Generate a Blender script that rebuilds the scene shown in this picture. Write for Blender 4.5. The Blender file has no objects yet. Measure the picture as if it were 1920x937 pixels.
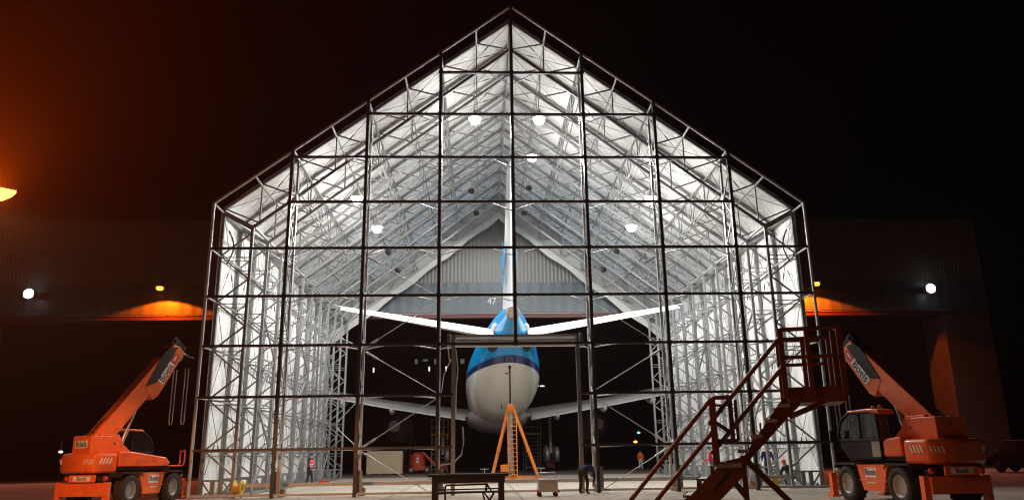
import bpy, bmesh, math, random
from mathutils import Vector, Matrix
random.seed(7)
R = math.radians
sc = bpy.context.scene
COL = sc.collection

# ------------------------------------------------------------------ helpers
class MB:
    """collects verts / faces / material slots for one mesh"""
    def __init__(s): s.v = []; s.f = []; s.m = []; s.cur = 0; s.sm = []; s.smooth = False
    def add(s, vs, fs):
        o = len(s.v); s.v += [Vector(v) for v in vs]
        for f in fs:
            s.f.append(tuple(i + o for i in f)); s.m.append(s.cur); s.sm.append(s.smooth)
    def box(s, x0, x1, y0, y1, z0, z1):
        v = [(x, y, z) for z in (z0, z1) for y in (y0, y1) for x in (x0, x1)]
        s.add(v, [(0, 2, 3, 1), (4, 5, 7, 6), (0, 1, 5, 4), (2, 6, 7, 3), (0, 4, 6, 2), (1, 3, 7, 5)])
    def bar(s, a, b, w, h=None, up=(0, 0, 1), ext=0.0):
        a = Vector(a); b = Vector(b); h = h or w
        d = (b - a).normalized(); a = a - d * ext; b = b + d * ext
        up = Vector(up)
        if abs(d.dot(up)) > .97: up = Vector((0, 1, 0)) if abs(d.y) < .9 else Vector((1, 0, 0))
        sx = d.cross(up).normalized() * (w / 2); uz = sx.cross(d).normalized() * (h / 2)
        v = [p + i * sx + j * uz for p in (a, b) for i, j in ((-1, -1), (1, -1), (1, 1), (-1, 1))]
        s.add(v, [(0, 1, 2, 3), (7, 6, 5, 4), (0, 4, 5, 1), (1, 5, 6, 2), (2, 6, 7, 3), (3, 7, 4, 0)])
    def tube(s, a, b, r, n=8, r2=None):
        a = Vector(a); b = Vector(b); d = (b - a).normalized(); r2 = r if r2 is None else r2
        t = Vector((0, 0, 1)) if abs(d.z) < .9 else Vector((1, 0, 0))
        x = d.cross(t).normalized(); y = d.cross(x)
        v = []
        for p, q in ((a, r), (b, r2)):
            for k in range(n):
                c = 2 * math.pi * k / n
                v.append(p + (x * math.cos(c) + y * math.sin(c)) * q)
        sm = s.smooth; s.smooth = True
        s.add(v, [(k, (k + 1) % n, n + (k + 1) % n, n + k) for k in range(n)])
        s.smooth = sm
        s.add(v, [tuple(range(n))[::-1], tuple(range(n, 2 * n))])
    def path(s, pts, r, n=6):
        pts = [Vector(p) for p in pts]; rings = []
        for i, p in enumerate(pts):
            d = (pts[min(i + 1, len(pts) - 1)] - pts[max(i - 1, 0)]).normalized()
            t = Vector((0, 0, 1)) if abs(d.z) < .9 else Vector((0, 1, 0))
            x = d.cross(t).normalized(); y = d.cross(x)
            rings.append([p + (x * math.cos(2 * math.pi * k / n) + y * math.sin(2 * math.pi * k / n)) * r for k in range(n)])
        s.loft(rings)
    def loft(s, rings, cap=True):
        n = len(rings[0]); v = [p for r in rings for p in r]; f = []
        for i in range(len(rings) - 1):
            for k in range(n):
                f.append((i * n + k, i * n + (k + 1) % n, (i + 1) * n + (k + 1) % n, (i + 1) * n + k))
        sm = s.smooth; s.smooth = True
        s.add(v, f); s.smooth = sm
        if cap: s.add(rings[0], [tuple(range(n))[::-1]]); s.add(rings[-1], [tuple(range(n))])
    def lathe(s, prof, c=(0, 0, 0), axis='z', n=20, ring=False):
        c = Vector(c); rings = []
        if ring: prof = list(prof) + [prof[0]]
        for r, h in prof:
            ring_ = []
            for k in range(n):
                a = 2 * math.pi * k / n; u, w = max(r, .0005) * math.cos(a), max(r, .0005) * math.sin(a)
                p = {'z': (u, w, h), 'y': (u, h, w), 'x': (h, u, w)}[axis]
                ring_.append(c + Vector(p))
            rings.append(ring_)
        s.loft(rings, cap=not ring)
    def prism(s, poly, y0, y1, axis='y'):
        """poly in (x,z) extruded along y (axis 'y'), (y,z) along x, (x,y) along z"""
        n = len(poly)
        mk = {'y': lambda p, q: (p[0], q, p[1]), 'x': lambda p, q: (q, p[0], p[1]), 'z': lambda p, q: (p[0], p[1], q)}[axis]
        v = [mk(p, y0) for p in poly] + [mk(p, y1) for p in poly]
        s.add(v, [tuple(range(n)), tuple(range(n, 2 * n))[::-1]] + [(k, n + k, n + (k + 1) % n, (k + 1) % n) for k in range(n)])
    def xf(s, M, start=0):
        for i in range(start, len(s.v)): s.v[i] = M @ s.v[i]
        return s
    def build(s, name, mats, parent=None, bevel=0, seg=2):
        me = bpy.data.meshes.new(name)
        me.from_pydata([tuple(v) for v in s.v], [], s.f)
        for m in (mats if isinstance(mats, (list, tuple)) else [mats]): me.materials.append(m)
        for p, m, q in zip(me.polygons, s.m, s.sm): p.material_index = m; p.use_smooth = q
        bm = bmesh.new(); bm.from_mesh(me); bmesh.ops.recalc_face_normals(bm, faces=bm.faces); bm.to_mesh(me); bm.free()
        o = bpy.data.objects.new(name, me); COL.objects.link(o)
        if parent: o.parent = parent
        if bevel:
            b = o.modifiers.new('bevel', 'BEVEL'); b.width = bevel; b.segments = seg; b.limit_method = 'ANGLE'; b.angle_limit = R(40)
            for p in me.polygons: p.use_smooth = True
            w = o.modifiers.new('wn', 'WEIGHTED_NORMAL'); w.keep_sharp = True
        return o

def tag(o, label=None, cat=None, group=None, kind=None):
    if label: o['label'] = label
    if cat: o['category'] = cat
    if group: o['group'] = group
    if kind: o['kind'] = kind
    return o
def empty(name, loc=(0, 0, 0), rz=0, label=None, cat=None, group=None):
    o = bpy.data.objects.new(name, None); COL.objects.link(o); o.empty_display_size = .3
    o.location = loc; o.rotation_euler = (0, 0, rz)
    return tag(o, label, cat, group)
def copy_tree(o, parent=None):
    c = o.copy(); COL.objects.link(c); c.parent = parent
    for ch in list(o.children): copy_tree(ch, c)
    return c
def text(name, body, M, size, mat, parent, depth=.004, bold=.0):
    cu = bpy.data.curves.new(name, 'FONT'); cu.body = body; cu.size = size; cu.extrude = depth; cu.offset = bold
    cu.align_x = 'CENTER'; cu.align_y = 'CENTER'
    t = bpy.data.objects.new(name, cu); COL.objects.link(t)
    dg = bpy.context.evaluated_depsgraph_get(); me = bpy.data.meshes.new_from_object(t.evaluated_get(dg))
    bpy.data.objects.remove(t)
    me.name = name
    me.transform(M); me.materials.clear(); me.materials.append(mat)
    o = bpy.data.objects.new(name, me); COL.objects.link(o); o.parent = parent
    return o
def frame(o, x, y):
    """matrix with text x axis / y axis given"""
    x = Vector(x).normalized(); y = Vector(y).normalized(); z = x.cross(y)
    M = Matrix((x, y, z)).transposed().to_4x4(); M.translation = Vector(o); return M

# ------------------------------------------------------------------ materials
def mat(name, col, rough=.5, metal=0., var=.15, scale=3., bump=0., bscale=40., dirt=None, dscale=1.2, spec=.5, coat=0.):
    m = bpy.data.materials.new(name); m.use_nodes = True
    nt = m.node_tree; b = nt.nodes['Principled BSDF']
    b.inputs['Roughness'].default_value = rough; b.inputs['Metallic'].default_value = metal
    b.inputs['Specular IOR Level'].default_value = spec
    b.inputs['Coat Weight'].default_value = coat
    tc = nt.nodes.new('ShaderNodeTexCoord'); n = nt.nodes.new('ShaderNodeTexNoise')
    n.inputs['Scale'].default_value = scale; n.inputs['Detail'].default_value = 6
    nt.links.new(tc.outputs['Object'], n.inputs['Vector'])
    mx = nt.nodes.new('ShaderNodeMix'); mx.data_type = 'RGBA'
    c = Vector(col)
    mx.inputs['A'].default_value = (*(c * (1 - var)), 1); mx.inputs['B'].default_value = (*[min(1, q * (1 + var)) for q in c], 1)
    nt.links.new(n.outputs['Fac'], mx.inputs['Factor']); out = mx.outputs['Result']
    if dirt:
        n2 = nt.nodes.new('ShaderNodeTexNoise'); n2.inputs['Scale'].default_value = dscale; n2.inputs['Detail'].default_value = 8
        n2.inputs['Roughness'].default_value = .7
        nt.links.new(tc.outputs['Object'], n2.inputs['Vector'])
        rp = nt.nodes.new('ShaderNodeValToRGB'); rp.color_ramp.elements[0].position = .52; rp.color_ramp.elements[1].position = .72
        nt.links.new(n2.outputs['Fac'], rp.inputs['Fac'])
        m2 = nt.nodes.new('ShaderNodeMix'); m2.data_type = 'RGBA'; m2.inputs['B'].default_value = (*dirt, 1)
        ml = nt.nodes.new('ShaderNodeMath'); ml.operation = 'MULTIPLY'; ml.inputs[1].default_value = .6
        nt.links.new(rp.outputs['Color'], ml.inputs[0]); nt.links.new(ml.outputs[0], m2.inputs['Factor'])
        nt.links.new(out, m2.inputs['A']); out = m2.outputs['Result']
    nt.links.new(out, b.inputs['Base Color'])
    if bump:
        nb = nt.nodes.new('ShaderNodeTexNoise'); nb.inputs['Scale'].default_value = bscale; nb.inputs['Detail'].default_value = 4
        nt.links.new(tc.outputs['Object'], nb.inputs['Vector'])
        bp = nt.nodes.new('ShaderNodeBump'); bp.inputs['Strength'].default_value = bump; bp.inputs['Distance'].default_value = .05
        nt.links.new(nb.outputs['Fac'], bp.inputs['Height']); nt.links.new(bp.outputs['Normal'], b.inputs['Normal'])
    return m
def emit(name, col, k):
    m = bpy.data.materials.new(name); m.use_nodes = True; b = m.node_tree.nodes['Principled BSDF']
    b.inputs['Base Color'].default_value = (*col, 1); b.inputs['Emission Color'].default_value = (*col, 1); b.inputs['Emission Strength'].default_value = k
    return m
def glass(name, col=(.02, .022, .024), rough=.08):
    m = bpy.data.materials.new(name); m.use_nodes = True; nt = m.node_tree; b = nt.nodes['Principled BSDF']
    b.inputs['Base Color'].default_value = (*col, 1); b.inputs['Roughness'].default_value = rough
    b.inputs['Coat Weight'].default_value = .5; b.inputs['Alpha'].default_value = .72
    return m
M = {}
M['steel'] = mat('galvanised_steel', (.27, .275, .275), .5, .15, .18, 2.0, dirt=(.2, .2, .195))
M['bright'] = mat('galvanised_lit', (.52, .525, .53), .42, .25, .12, 2.0, dirt=(.36, .36, .35))  # steel lightened to stand for lamp light on the back chords and tubes
M['gable'] = mat('gable_steel_shaded', (.06, .055, .053), .38, .3, .2, 2.0)  # steel darkened to stand for the unlit front of the gable
M['steel_dark'] = mat('weathered_steel', (.30, .29, .28), .5, .6, .2, 2.5)
M['cable'] = mat('steel_cable', (.16, .16, .16), .5, .5)
M['black'] = mat('black_paint', (.018, .017, .017), .6, spec=.3)
M['rubber'] = mat('rubber', (.028, .027, .026), .85, bump=.3, bscale=30)
M['orange'] = mat('orange_paint', (.86, .155, .03), .36, 0, .12, 3, dirt=(.34, .075, .02), dscale=2.2, coat=.25)
M['orange_jack'] = mat('jack_orange_paint', (.75, .22, .025), .45, 0, .1, 4, dirt=(.4, .13, .03))
M['red'] = mat('red_paint', (.50, .05, .018), .42, 0, .12, 4)
M['rim'] = mat('rim_paint', (.33, .32, .31), .45, .3, .15)
M['labelwhite'] = mat('label_white', (.78, .76, .73), .5, 0, .04)
M['labelblack'] = mat('label_black', (.012, .012, .014), .5)
M['labelred'] = mat('label_red', (.60, .045, .02), .5)
M['grey'] = mat('grey_paint', (.30, .29, .28), .5)
M['stair'] = mat('oxide_brown_paint', (.15, .042, .011), .36, 0, .25, 4, dirt=(.11, .035, .015), dscale=3, bump=.1)
M['tread'] = mat('grating_steel', (.42, .42, .42), .5, .5, .2)
M['wood'] = mat('plywood', (.56, .45, .30), .75, 0, .15, 1.5, bump=.1)
M['woodblock'] = mat('wood_block', (.38, .23, .12), .8, 0, .2, 6)
M['bench'] = mat('dark_brown_steel', (.012, .008, .006), .45, .2, .3, 5)
M['stainless'] = mat('stainless_steel', (.62, .60, .56), .3, .8, .12, 3)
M['glass'] = glass('dark_glass')
M['aluwhite'] = mat('aircraft_white', (.74, .74, .73), .35, 0, .04, 1)
M['alugrey'] = mat('aircraft_grey', (.62, .59, .59), .4, .05, .08, 1)
M['exhaust'] = mat('exhaust_metal', (.33, .27, .22), .45, .7, .2, 5)
M['logoblue'] = mat('logo_blue', (.05, .36, .75), .35)
M['yellow'] = mat('yellow_paint', (.62, .40, .03), .5)
M['lens'] = emit('flood_lens', (1, .985, .95), 14)
M['lamp_white'] = emit('white_flood_lens', (.92, .97, 1), 25)
M['lamp_orange'] = emit('sodium_lens', (1, .26, .02), 5)
M['lamp_street'] = emit('sodium_street_lens', (1, .36, .035), 9)
M['dim_white'] = emit('dim_lamp', (1, .95, .85), 1.3)
M['dim_green'] = emit('green_lamp', (.1, .9, .55), 3)
M['dim_orange'] = emit('amber_lamp', (1, .30, .05), 5)
M['dim_win'] = emit('lit_pane', (.8, .9, .75), .09)

def ground_mat(name, c1, c2, joints, bump=.15):
    m = bpy.data.materials.new(name); m.use_nodes = True; nt = m.node_tree; b = nt.nodes['Principled BSDF']; b.inputs['Roughness'].default_value = .8
    tc = nt.nodes.new('ShaderNodeTexCoord')
    n = nt.nodes.new('ShaderNodeTexNoise'); n.inputs['Scale'].default_value = .35; n.inputs['Detail'].default_value = 9; n.inputs['Roughness'].default_value = .65
    nt.links.new(tc.outputs['Object'], n.inputs['Vector'])
    rp = nt.nodes.new('ShaderNodeValToRGB'); rp.color_ramp.elements[0].position = .35; rp.color_ramp.elements[1].position = .68
    rp.color_ramp.elements[0].color = (*c1, 1); rp.color_ramp.elements[1].color = (*c2, 1)
    nt.links.new(n.outputs['Fac'], rp.inputs['Fac']); out = rp.outputs['Color']
    if joints:
        br = nt.nodes.new('ShaderNodeTexBrick'); br.offset = 0; br.inputs['Scale'].default_value = 1
        br.inputs['Brick Width'].default_value = joints; br.inputs['Row Height'].default_value = joints; br.inputs['Mortar Size'].default_value = .03
        br.inputs['Color1'].default_value = (1, 1, 1, 1); br.inputs['Color2'].default_value = (.88, .88, .88, 1); br.inputs['Mortar'].default_value = (.35, .33, .3, 1)
        nt.links.new(tc.outputs['Object'], br.inputs['Vector'])
        mx = nt.nodes.new('ShaderNodeMix'); mx.data_type = 'RGBA'; mx.blend_type = 'MULTIPLY'; mx.inputs['Factor'].default_value = 1
        nt.links.new(out, mx.inputs['A']); nt.links.new(br.outputs['Color'], mx.inputs['B']); out = mx.outputs['Result']
    nt.links.new(out, b.inputs['Base Color'])
    n2 = nt.nodes.new('ShaderNodeTexNoise'); n2.inputs['Scale'].default_value = 14; n2.inputs['Detail'].default_value = 5
    nt.links.new(tc.outputs['Object'], n2.inputs['Vector'])
    bp = nt.nodes.new('ShaderNodeBump'); bp.inputs['Strength'].default_value = bump; nt.links.new(n2.outputs['Fac'], bp.inputs['Height']); nt.links.new(bp.outputs['Normal'], b.inputs['Normal'])
    return m
M['apron'] = ground_mat('apron_concrete', (.38, .34, .28), (.52, .47, .39), 5.0)
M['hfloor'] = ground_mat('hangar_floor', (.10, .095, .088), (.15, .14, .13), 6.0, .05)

def ribbed(name, col, pitch, rough=.6, var=.1):
    """profiled sheet cladding: ribs running up the wall, as relief"""
    m = mat(name, col, rough, .1, var, .6); nt = m.node_tree; b = nt.nodes['Principled BSDF']
    tc = nt.nodes.new('ShaderNodeTexCoord'); w = nt.nodes.new('ShaderNodeTexWave'); w.bands_direction = 'X'; w.wave_profile = 'SIN'
    w.inputs['Scale'].default_value = 2 * math.pi / 20 / pitch
    nt.links.new(tc.outputs['Object'], w.inputs['Vector'])
    bp = nt.nodes.new('ShaderNodeBump'); bp.inputs['Strength'].default_value = 1; bp.inputs['Distance'].default_value = .03
    nt.links.new(w.outputs['Fac'], bp.inputs['Height']); nt.links.new(bp.outputs['Normal'], b.inputs['Normal'])
    return m
M['clad'] = ribbed('warm_grey_cladding', (.155, .152, .142), .30)
M['band'] = ribbed('blue_grey_cladding', (.088, .105, .114), .9)
M['redband'] = mat('dark_red_trim', (.075, .014, .011), .6)
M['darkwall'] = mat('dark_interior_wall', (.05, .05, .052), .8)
M['pillar'] = mat('pillar_render', (.12, .11, .09), .8, 0, .15, .8)

def membrane_mat():
    m = mat('white_membrane', (.85, .85, .835), .6, 0, .03, .5); nt = m.node_tree; b = nt.nodes['Principled BSDF']
    tc = nt.nodes.new('ShaderNodeTexCoord'); mp = nt.nodes.new('ShaderNodeMapping'); mp.inputs['Scale'].default_value = (.5, 1.6, .5)
    nt.links.new(tc.outputs['Object'], mp.inputs['Vector'])
    n = nt.nodes.new('ShaderNodeTexNoise'); n.inputs['Scale'].default_value = 1.1; n.inputs['Detail'].default_value = 5; n.inputs['Distortion'].default_value = 1.2
    nt.links.new(mp.outputs['Vector'], n.inputs['Vector'])
    bp = nt.nodes.new('ShaderNodeBump'); bp.inputs['Strength'].default_value = .85; bp.inputs['Distance'].default_value = .3
    nt.links.new(n.outputs['Fac'], bp.inputs['Height']); nt.links.new(bp.outputs['Normal'], b.inputs['Normal'])
    return m
M['membrane'] = membrane_mat()
M['flap'] = mat('grey_membrane', (.42, .42, .40), .7, 0, .12, .8, bump=.3, bscale=3)  # greyer membrane tone for the end flap

def livery():
    m = bpy.data.materials.new('fuselage_livery'); m.use_nodes = True; nt = m.node_tree; b = nt.nodes['Principled BSDF']
    b.inputs['Roughness'].default_value = .28; b.inputs['Coat Weight'].default_value = .4
    tc = nt.nodes.new('ShaderNodeTexCoord'); sp = nt.nodes.new('ShaderNodeSeparateXYZ'); nt.links.new(tc.outputs['Object'], sp.inputs[0])
    mr = nt.nodes.new('ShaderNodeMapRange'); mr.inputs['From Min'].default_value = 4; mr.inputs['From Max'].default_value = 10
    nt.links.new(sp.outputs['Z'], mr.inputs['Value'])
    rp = nt.nodes.new('ShaderNodeValToRGB'); rp.color_ramp.interpolation = 'CONSTANT'
    e = rp.color_ramp.elements; e[0].position = 0; e[0].color = (.82, .80, .75, 1)
    e[1].position = (6.90 - 4) / 6; e[1].color = (.006, .030, .16, 1)
    k = e.new((7.24 - 4) / 6); k.color = (.0, .34, .78, 1)
    nt.links.new(mr.outputs['Result'], rp.inputs['Fac'])
    n = nt.nodes.new('ShaderNodeTexNoise'); n.inputs['Scale'].default_value = .8; n.inputs['Detail'].default_value = 7; nt.links.new(tc.outputs['Object'], n.inputs['Vector'])
    mx = nt.nodes.new('ShaderNodeMix'); mx.data_type = 'RGBA'; mx.blend_type = 'MULTIPLY'; mx.inputs['Factor'].default_value = .35
    nt.links.new(rp.outputs['Color'], mx.inputs['A']); nt.links.new(n.outputs['Color'], mx.inputs['B'])
    mx2 = nt.nodes.new('ShaderNodeMix'); mx2.data_type = 'RGBA'; mx2.inputs['Factor'].default_value = .75
    nt.links.new(mx.outputs['Result'], mx2.inputs['A']); nt.links.new(rp.outputs['Color'], mx2.inputs['B'])
    nt.links.new(mx2.outputs['Result'], b.inputs['Base Color'])
    return m
M['livery'] = livery()

# ------------------------------------------------------------------ setting: ground
g = MB(); g.add([(-600, -120, 0), (600, -120, 0), (600, 600, 0), (-600, 600, 0)], [(0, 1, 2, 3)])
tag(g.build('apron', M['apron']), kind='structure')
g = MB(); g.add([(-70, 28.6, .004), (39.4, 28.6, .004), (39.4, 104.6, .004), (-70, 104.6, .004)], [(0, 1, 2, 3)])
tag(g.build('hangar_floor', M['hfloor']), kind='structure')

# ------------------------------------------------------------------ far hangar
HG = empty('aircraft_hangar', (0, 28, 0), 0, 'huge dark hangar behind the white shelter, ribbed grey wall over an open doorway', 'hangar')
m = MB(); m.box(-70, 39.5, 0, .5, 14.72, 19.9); m.build('wall', M['clad'], HG)
m = MB(); m.box(-70, 39.5, -.06, .5, 12.32, 14.718); m.build('fascia_band', M['band'], HG)
m = MB(); m.box(-70, 39.5, -.10, -.062, 12.22, 12.26); m.build('gutter', M['steel'], HG)
m = MB(); m.box(-70, 39.5, -.03, .5, 11.9, 12.318); m.build('door_head_stripe', M['redband'], HG)
m = MB(); m.box(35.7, 39.5, -.02, 3, 0, 11.898); m.build('pillar', M['pillar'], HG)
m = MB(); m.box(-43, -39.6, -.02, 3, 0, 11.898); m.build('pillar', M['pillar'], HG)
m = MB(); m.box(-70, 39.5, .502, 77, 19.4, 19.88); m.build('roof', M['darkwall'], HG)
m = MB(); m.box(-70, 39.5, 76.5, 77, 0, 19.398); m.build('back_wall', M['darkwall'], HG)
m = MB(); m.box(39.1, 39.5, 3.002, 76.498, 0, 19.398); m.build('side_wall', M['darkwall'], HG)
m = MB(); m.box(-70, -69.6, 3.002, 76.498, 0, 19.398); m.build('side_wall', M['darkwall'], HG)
for (x, w, h) in ((-13.0, .5, .8), (-11.6, .9, .35), (-9.6, .35, .9), (-8.9, .3, .9), (-6.9, .6, .5), (-5.0, .7, .85)):
    m = MB(); m.box(x, x + w, 76.42, 76.498, 18.0 - h, 18.0); m.build('window', M['dim_win'], HG)
text('number', '47', frame((-.55, -.075, 13.2), (1, 0, 0), (0, 0, 1)), .72, M['rim'], HG, .008, .004)

# ------------------------------------------------------------------ the shelter
b_ = 3.192; P_ = 2.05
zr = lambda j: P_ * j - .22
zo = lambda x: 21.62 - .739 * abs(x)
zi = lambda x: 20.12 - .768 * abs(x)
XO, XI = 12.75, 11.5
PY = [1.3 + 2.5 * k for k in range(11)]
SH = empty('aircraft_shelter', (0, 0, 0), 0, 'tall white membrane shelter on a steel lattice frame, its open gable showing an airliner tail', 'shelter')
# membrane
m = MB(); m.smooth = True
prof = []
for j in range(9): prof.append((-12.86, 12.11 * j / 8, (1, 0)))
for j in range(1, 17):
    x = -12.86 + 12.86 * j / 16; prof.append((x, zo(x) + .11, (.59, -.8)))
prof += [(-x, z, (-n[0], n[1])) for x, z, n in prof[:-1][::-1]]
ys = []
for k in range(10):
    for q in range(5): ys.append((PY[k] + 2.5 * q / 5, math.sin(math.pi * q / 5)))
ys.append((PY[10] + .15, 0)); ys[0] = (PY[0] - .05, 0)
vs = []
for y, s_ in ys:
    for i, (x, z, n) in enumerate(prof):
        d = .055 * s_ * (.6 + .4 * math.sin(i * .9 + y)); vs.append((x + n[0] * d, y, z + n[1] * d))
L_ = len(prof)
m.add(vs, [(i * L_ + k, i * L_ + k + 1, (i + 1) * L_ + k + 1, (i + 1) * L_ + k) for i in range(len(ys) - 1) for k in range(L_ - 1)])
MEM = m.build('membrane', M['membrane'], SH)
m = MB()   # hem that closes the far end between the roof and the inner chord
for sgn in (-1, 1):
    for k in range(16):
        x0, x1 = 12.8 * k / 16, 12.8 * (k + 1) / 16
        lo = lambda x: max(19.55 - .78 * x - .10 * math.sin(x * 2.1), 9.4)
        m.add([(sgn * x0, 26.52, zo(x0)), (sgn * x1, 26.52, zo(x1)), (sgn * x1, 26.50, lo(x1)), (sgn * x0, 26.50, lo(x0))], [(0, 1, 2, 3)])
m.build('end_flap', M['flap'], SH)
# portal frames
def portal_mesh():
    m = MB()
    for s in (-1, 1):
        m.bar((s * XO, 0, 0), (s * XO, 0, zo(12.85)), .15, .13, up=(1, 0, 0))
        m.bar((s * XI, 0, 0), (s * 11.45, 0, 11.33), .13, .12, up=(1, 0, 0))
        m.bar((s * 12.85, 0, zo(12.85)), (0, 0, zo(0)), .11, .13, ext=.03)
        m.bar((s * 11.45, 0, 11.33), (0, 0, 20.12), .11, .13, ext=.03)
    m.box(-.06, .06, -.05, .05, 20.1, 21.6)
    return m
def lacing_mesh():
    m = MB(); h = .075
    for s in (-1, 1):
        m.bar((s * 12.75, 0, 12.0), (s * 11.45, 0, 11.3), .14, .2)
        for j in range(1, 6):
            m.bar((s * XO, 0, zr(j)), (s * XI, 0, zr(j) + P_ / 2), h, .06)
            if j > 1: m.bar((s * XO, 0, zr(j)), (s * XI, 0, zr(j) - P_ / 2), h, .06)
            m.bar((s * XO, .03, zr(j) - .05), (s * XI, .03, zr(j) - .05), .035)
            m.bar((s * XO, .03, zr(j) - .22), (s * XI, .03, zr(j) - .22), .03)
        m.bar((s * XO, 0, zr(1)), (s * XI, 0, zr(1) - 1.0), h, .06)
        # foot of the leg
        m.bar((s * XO, 0, .66), (s * XI, 0, .66), .07, .07)
        for x in (11.98, 12.3): m.bar((s * x, 0, 0), (s * x, 0, .64), .16, .1)
        m.bar((s * XI, 0, .66), (s * 11.96, 0, .05), .06); m.bar((s * XO, 0, .66), (s * 12.3, 0, .05), .06)
        m.bar((s * 11.35, 0, .04), (s * 12.85, 0, .04), .12, .08)
        xs = [b_ / 2 * n for n in range(0, 8)]
        for n, x in enumerate(xs):
            if n: m.bar((s * x, 0, zo(x)), (s * x, 0, zi(x)), .055)
            xo = b_ / 2 * (n + 1) if n < 7 else 12.75
            m.bar((s * xo, 0, zo(xo)), (s * x, 0, zi(x)), .06)
    return m
p0 = portal_mesh().build('portal_frame', M['steel'], SH); l0 = lacing_mesh().build('lacing', M['steel'], p0)
p0.location.y = PY[0]
for y in PY[1:]:
    c = copy_tree(p0, SH); c.location.y = y
# purlins, girts
def purlin_mesh(x):
    m = MB(); y0, y1 = PY[0], PY[-1]
    m.bar((x, y0, zo(x) - .16), (x, y1, zo(x) - .16), .08)
    for dx in ((-.11, .11) if x else (0,)):
        m.bar((x + dx, y0, zi(x) + .14), (x + dx, y1, zi(x) + .14), .05)
    for k in range(10):
        ya, yb = PY[k], PY[k + 1]; yc = (ya + yb) / 2
        m.bar((x, ya, zi(x) + .14), (x, yc, zo(x) - .16), .04); m.bar((x, yb, zi(x) + .14), (x, yc, zo(x) - .16), .04)
    return m
for x in (0, 3.192, -3.192, 6.384, -6.384, 9.576, -9.576): purlin_mesh(x).build('purlin', M['steel'], SH)
for s in (-1, 1):
    for x in (1.596, 4.788, 7.98, 11.17):
        m = MB(); m.bar((s * x, PY[0], zo(x) - .13), (s * x, PY[-1], zo(x) - .13), .05); m.build('roof_batten', M['steel'], SH)
    for j in range(1, 6):
        m = MB(); m.bar((s * 12.62, PY[0], zr(j)), (s * 12.62, PY[-1], zr(j)), .07, .07)
        m.build('wall_girt', M['steel'], SH)
    m = MB(); m.bar((s * 12.7, PY[0], 11.95), (s * 12.7, PY[-1], 11.95), .13)
    m.bar((s * 11.45, PY[0], 11.42), (s * 11.45, PY[-1], 11.42), .1)
    for k in range(10): m.bar((s * 12.7, PY[k], 11.9), (s * 11.5, PY[k + 1], 11.4), .07)
    m.build('eaves_girder', M['steel'], SH)
    m = MB(); m.bar((s * 12.55, PY[0], .1), (s * 12.55, PY[-1], .1), .12, .16)
    m.bar((s * 11.5, PY[0], .06), (s * 11.5, PY[-1], .06), .1, .1); m.build('sill_beam', M['steel'], SH)
    # diagonal braces between the inner chords, as in a braced bay
    for k in (1, 4, 7):
        m = MB()
        for j in range(1, 6):
            a, bb = (PY[k], PY[k + 1]) if j % 2 else (PY[k + 1], PY[k])
            m.bar((s * 11.5, a, zr(j) - P_ + .3), (s * 11.5, bb, zr(j) + .1), .08)
            m.bar((s * 11.5, PY[k], zr(j)), (s * 11.5, PY[k + 1], zr(j)), .06)
        m.build('wall_bracing', M['steel'], SH)
    for k in range(10):
        m = MB(); ya, yb = PY[k], PY[k + 1]
        for z0, z1 in ((.7, 4.0), (4.0, 7.9), (7.9, 11.8)):
            for A, B in (((ya, z0), (yb, z1)), ((yb, z0), (ya, z1))):
                m.tube((s * 12.7, A[0], A[1]), (s * 12.7, B[0], B[1]), .014, 5)
                q = .35; pa = Vector((s * 12.7, A[0], A[1])).lerp(Vector((s * 12.7, B[0], B[1])), q)
                pb = Vector((s * 12.7, A[0], A[1])).lerp(Vector((s * 12.7, B[0], B[1])), q + .06); m.tube(pa, pb, .032, 5)
        for n in range(4):
            xa, xb = b_ * n, min(b_ * (n + 1), 12.6)
            for A, B in (((xa, ya), (xb, yb)), ((xa, yb), (xb, ya))):
                pa = Vector((s * A[0], A[1], zo(A[0]) - .12)); pb = Vector((s * B[0], B[1], zo(B[0]) - .12))
                m.tube(pa, pb, .014, 5); m.tube(pa.lerp(pb, .3), pa.lerp(pb, .38), .032, 5)
        m.build('bracing_cable', M['cable'], SH)
    m = MB(); m.path([(s * (12.62 - .25 * math.sin(t * math.pi)), 1.75, 11.3 - 1.5 * t) for t in [i / 10 for i in range(11)]], .035); m.build('power_cable', M['black'], SH)
# front gable: lattice columns, rails, outline
for i in (-3, -2, -1, 0, 1, 2, 3):
    x = i * b_; z0 = 0 if i else zr(3) + .05; zt = zo(x)
    m = MB(); m.bar((x, 0, z0), (x, 0, zt), .17, .13, up=(1, 0, 0))
    for j in range(1, 10):
        if z0 - .1 < zr(j) < zt - .2: m.box(x - .10, x + .10, -.074, -.066, zr(j) - .085, zr(j) + .085)
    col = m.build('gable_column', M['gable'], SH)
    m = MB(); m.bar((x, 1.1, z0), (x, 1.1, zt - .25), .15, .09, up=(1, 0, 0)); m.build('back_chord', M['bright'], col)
    m = MB(); n = int((zt - z0 - .4) / 1.025); z = z0 + .2
    for k in range(n):
        a, bb = (.06, 1.06) if k % 2 else (1.06, .06)
        m.bar((x, a, z), (x, bb, z + 1.025), .05); z += 1.025
    m.build('lacing', M['bright'], col)
    if i:
        m = MB(); m.prism([(.2, .95), (.2, .30), (1.25, .30), (1.25, .42)], x + .1, x + .16, axis='x'); m.box(x + .03, x + .24, .18, .26, .1, 1.0)
        fb = m.build('foot_bracket', M['steel_dark'], SH)
        m = MB(); m.box(x + .0, x + .26, .85, 1.2, .012, .298); m.build('wood_block', M['woodblock'], fb)
ext = {1: 12.77, 2: 12.77, 3: 12.77, 4: 12.77, 5: 12.77, 6: 9.576, 7: 9.576, 8: 6.384, 9: 3.192}
DX = 2.58
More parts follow.
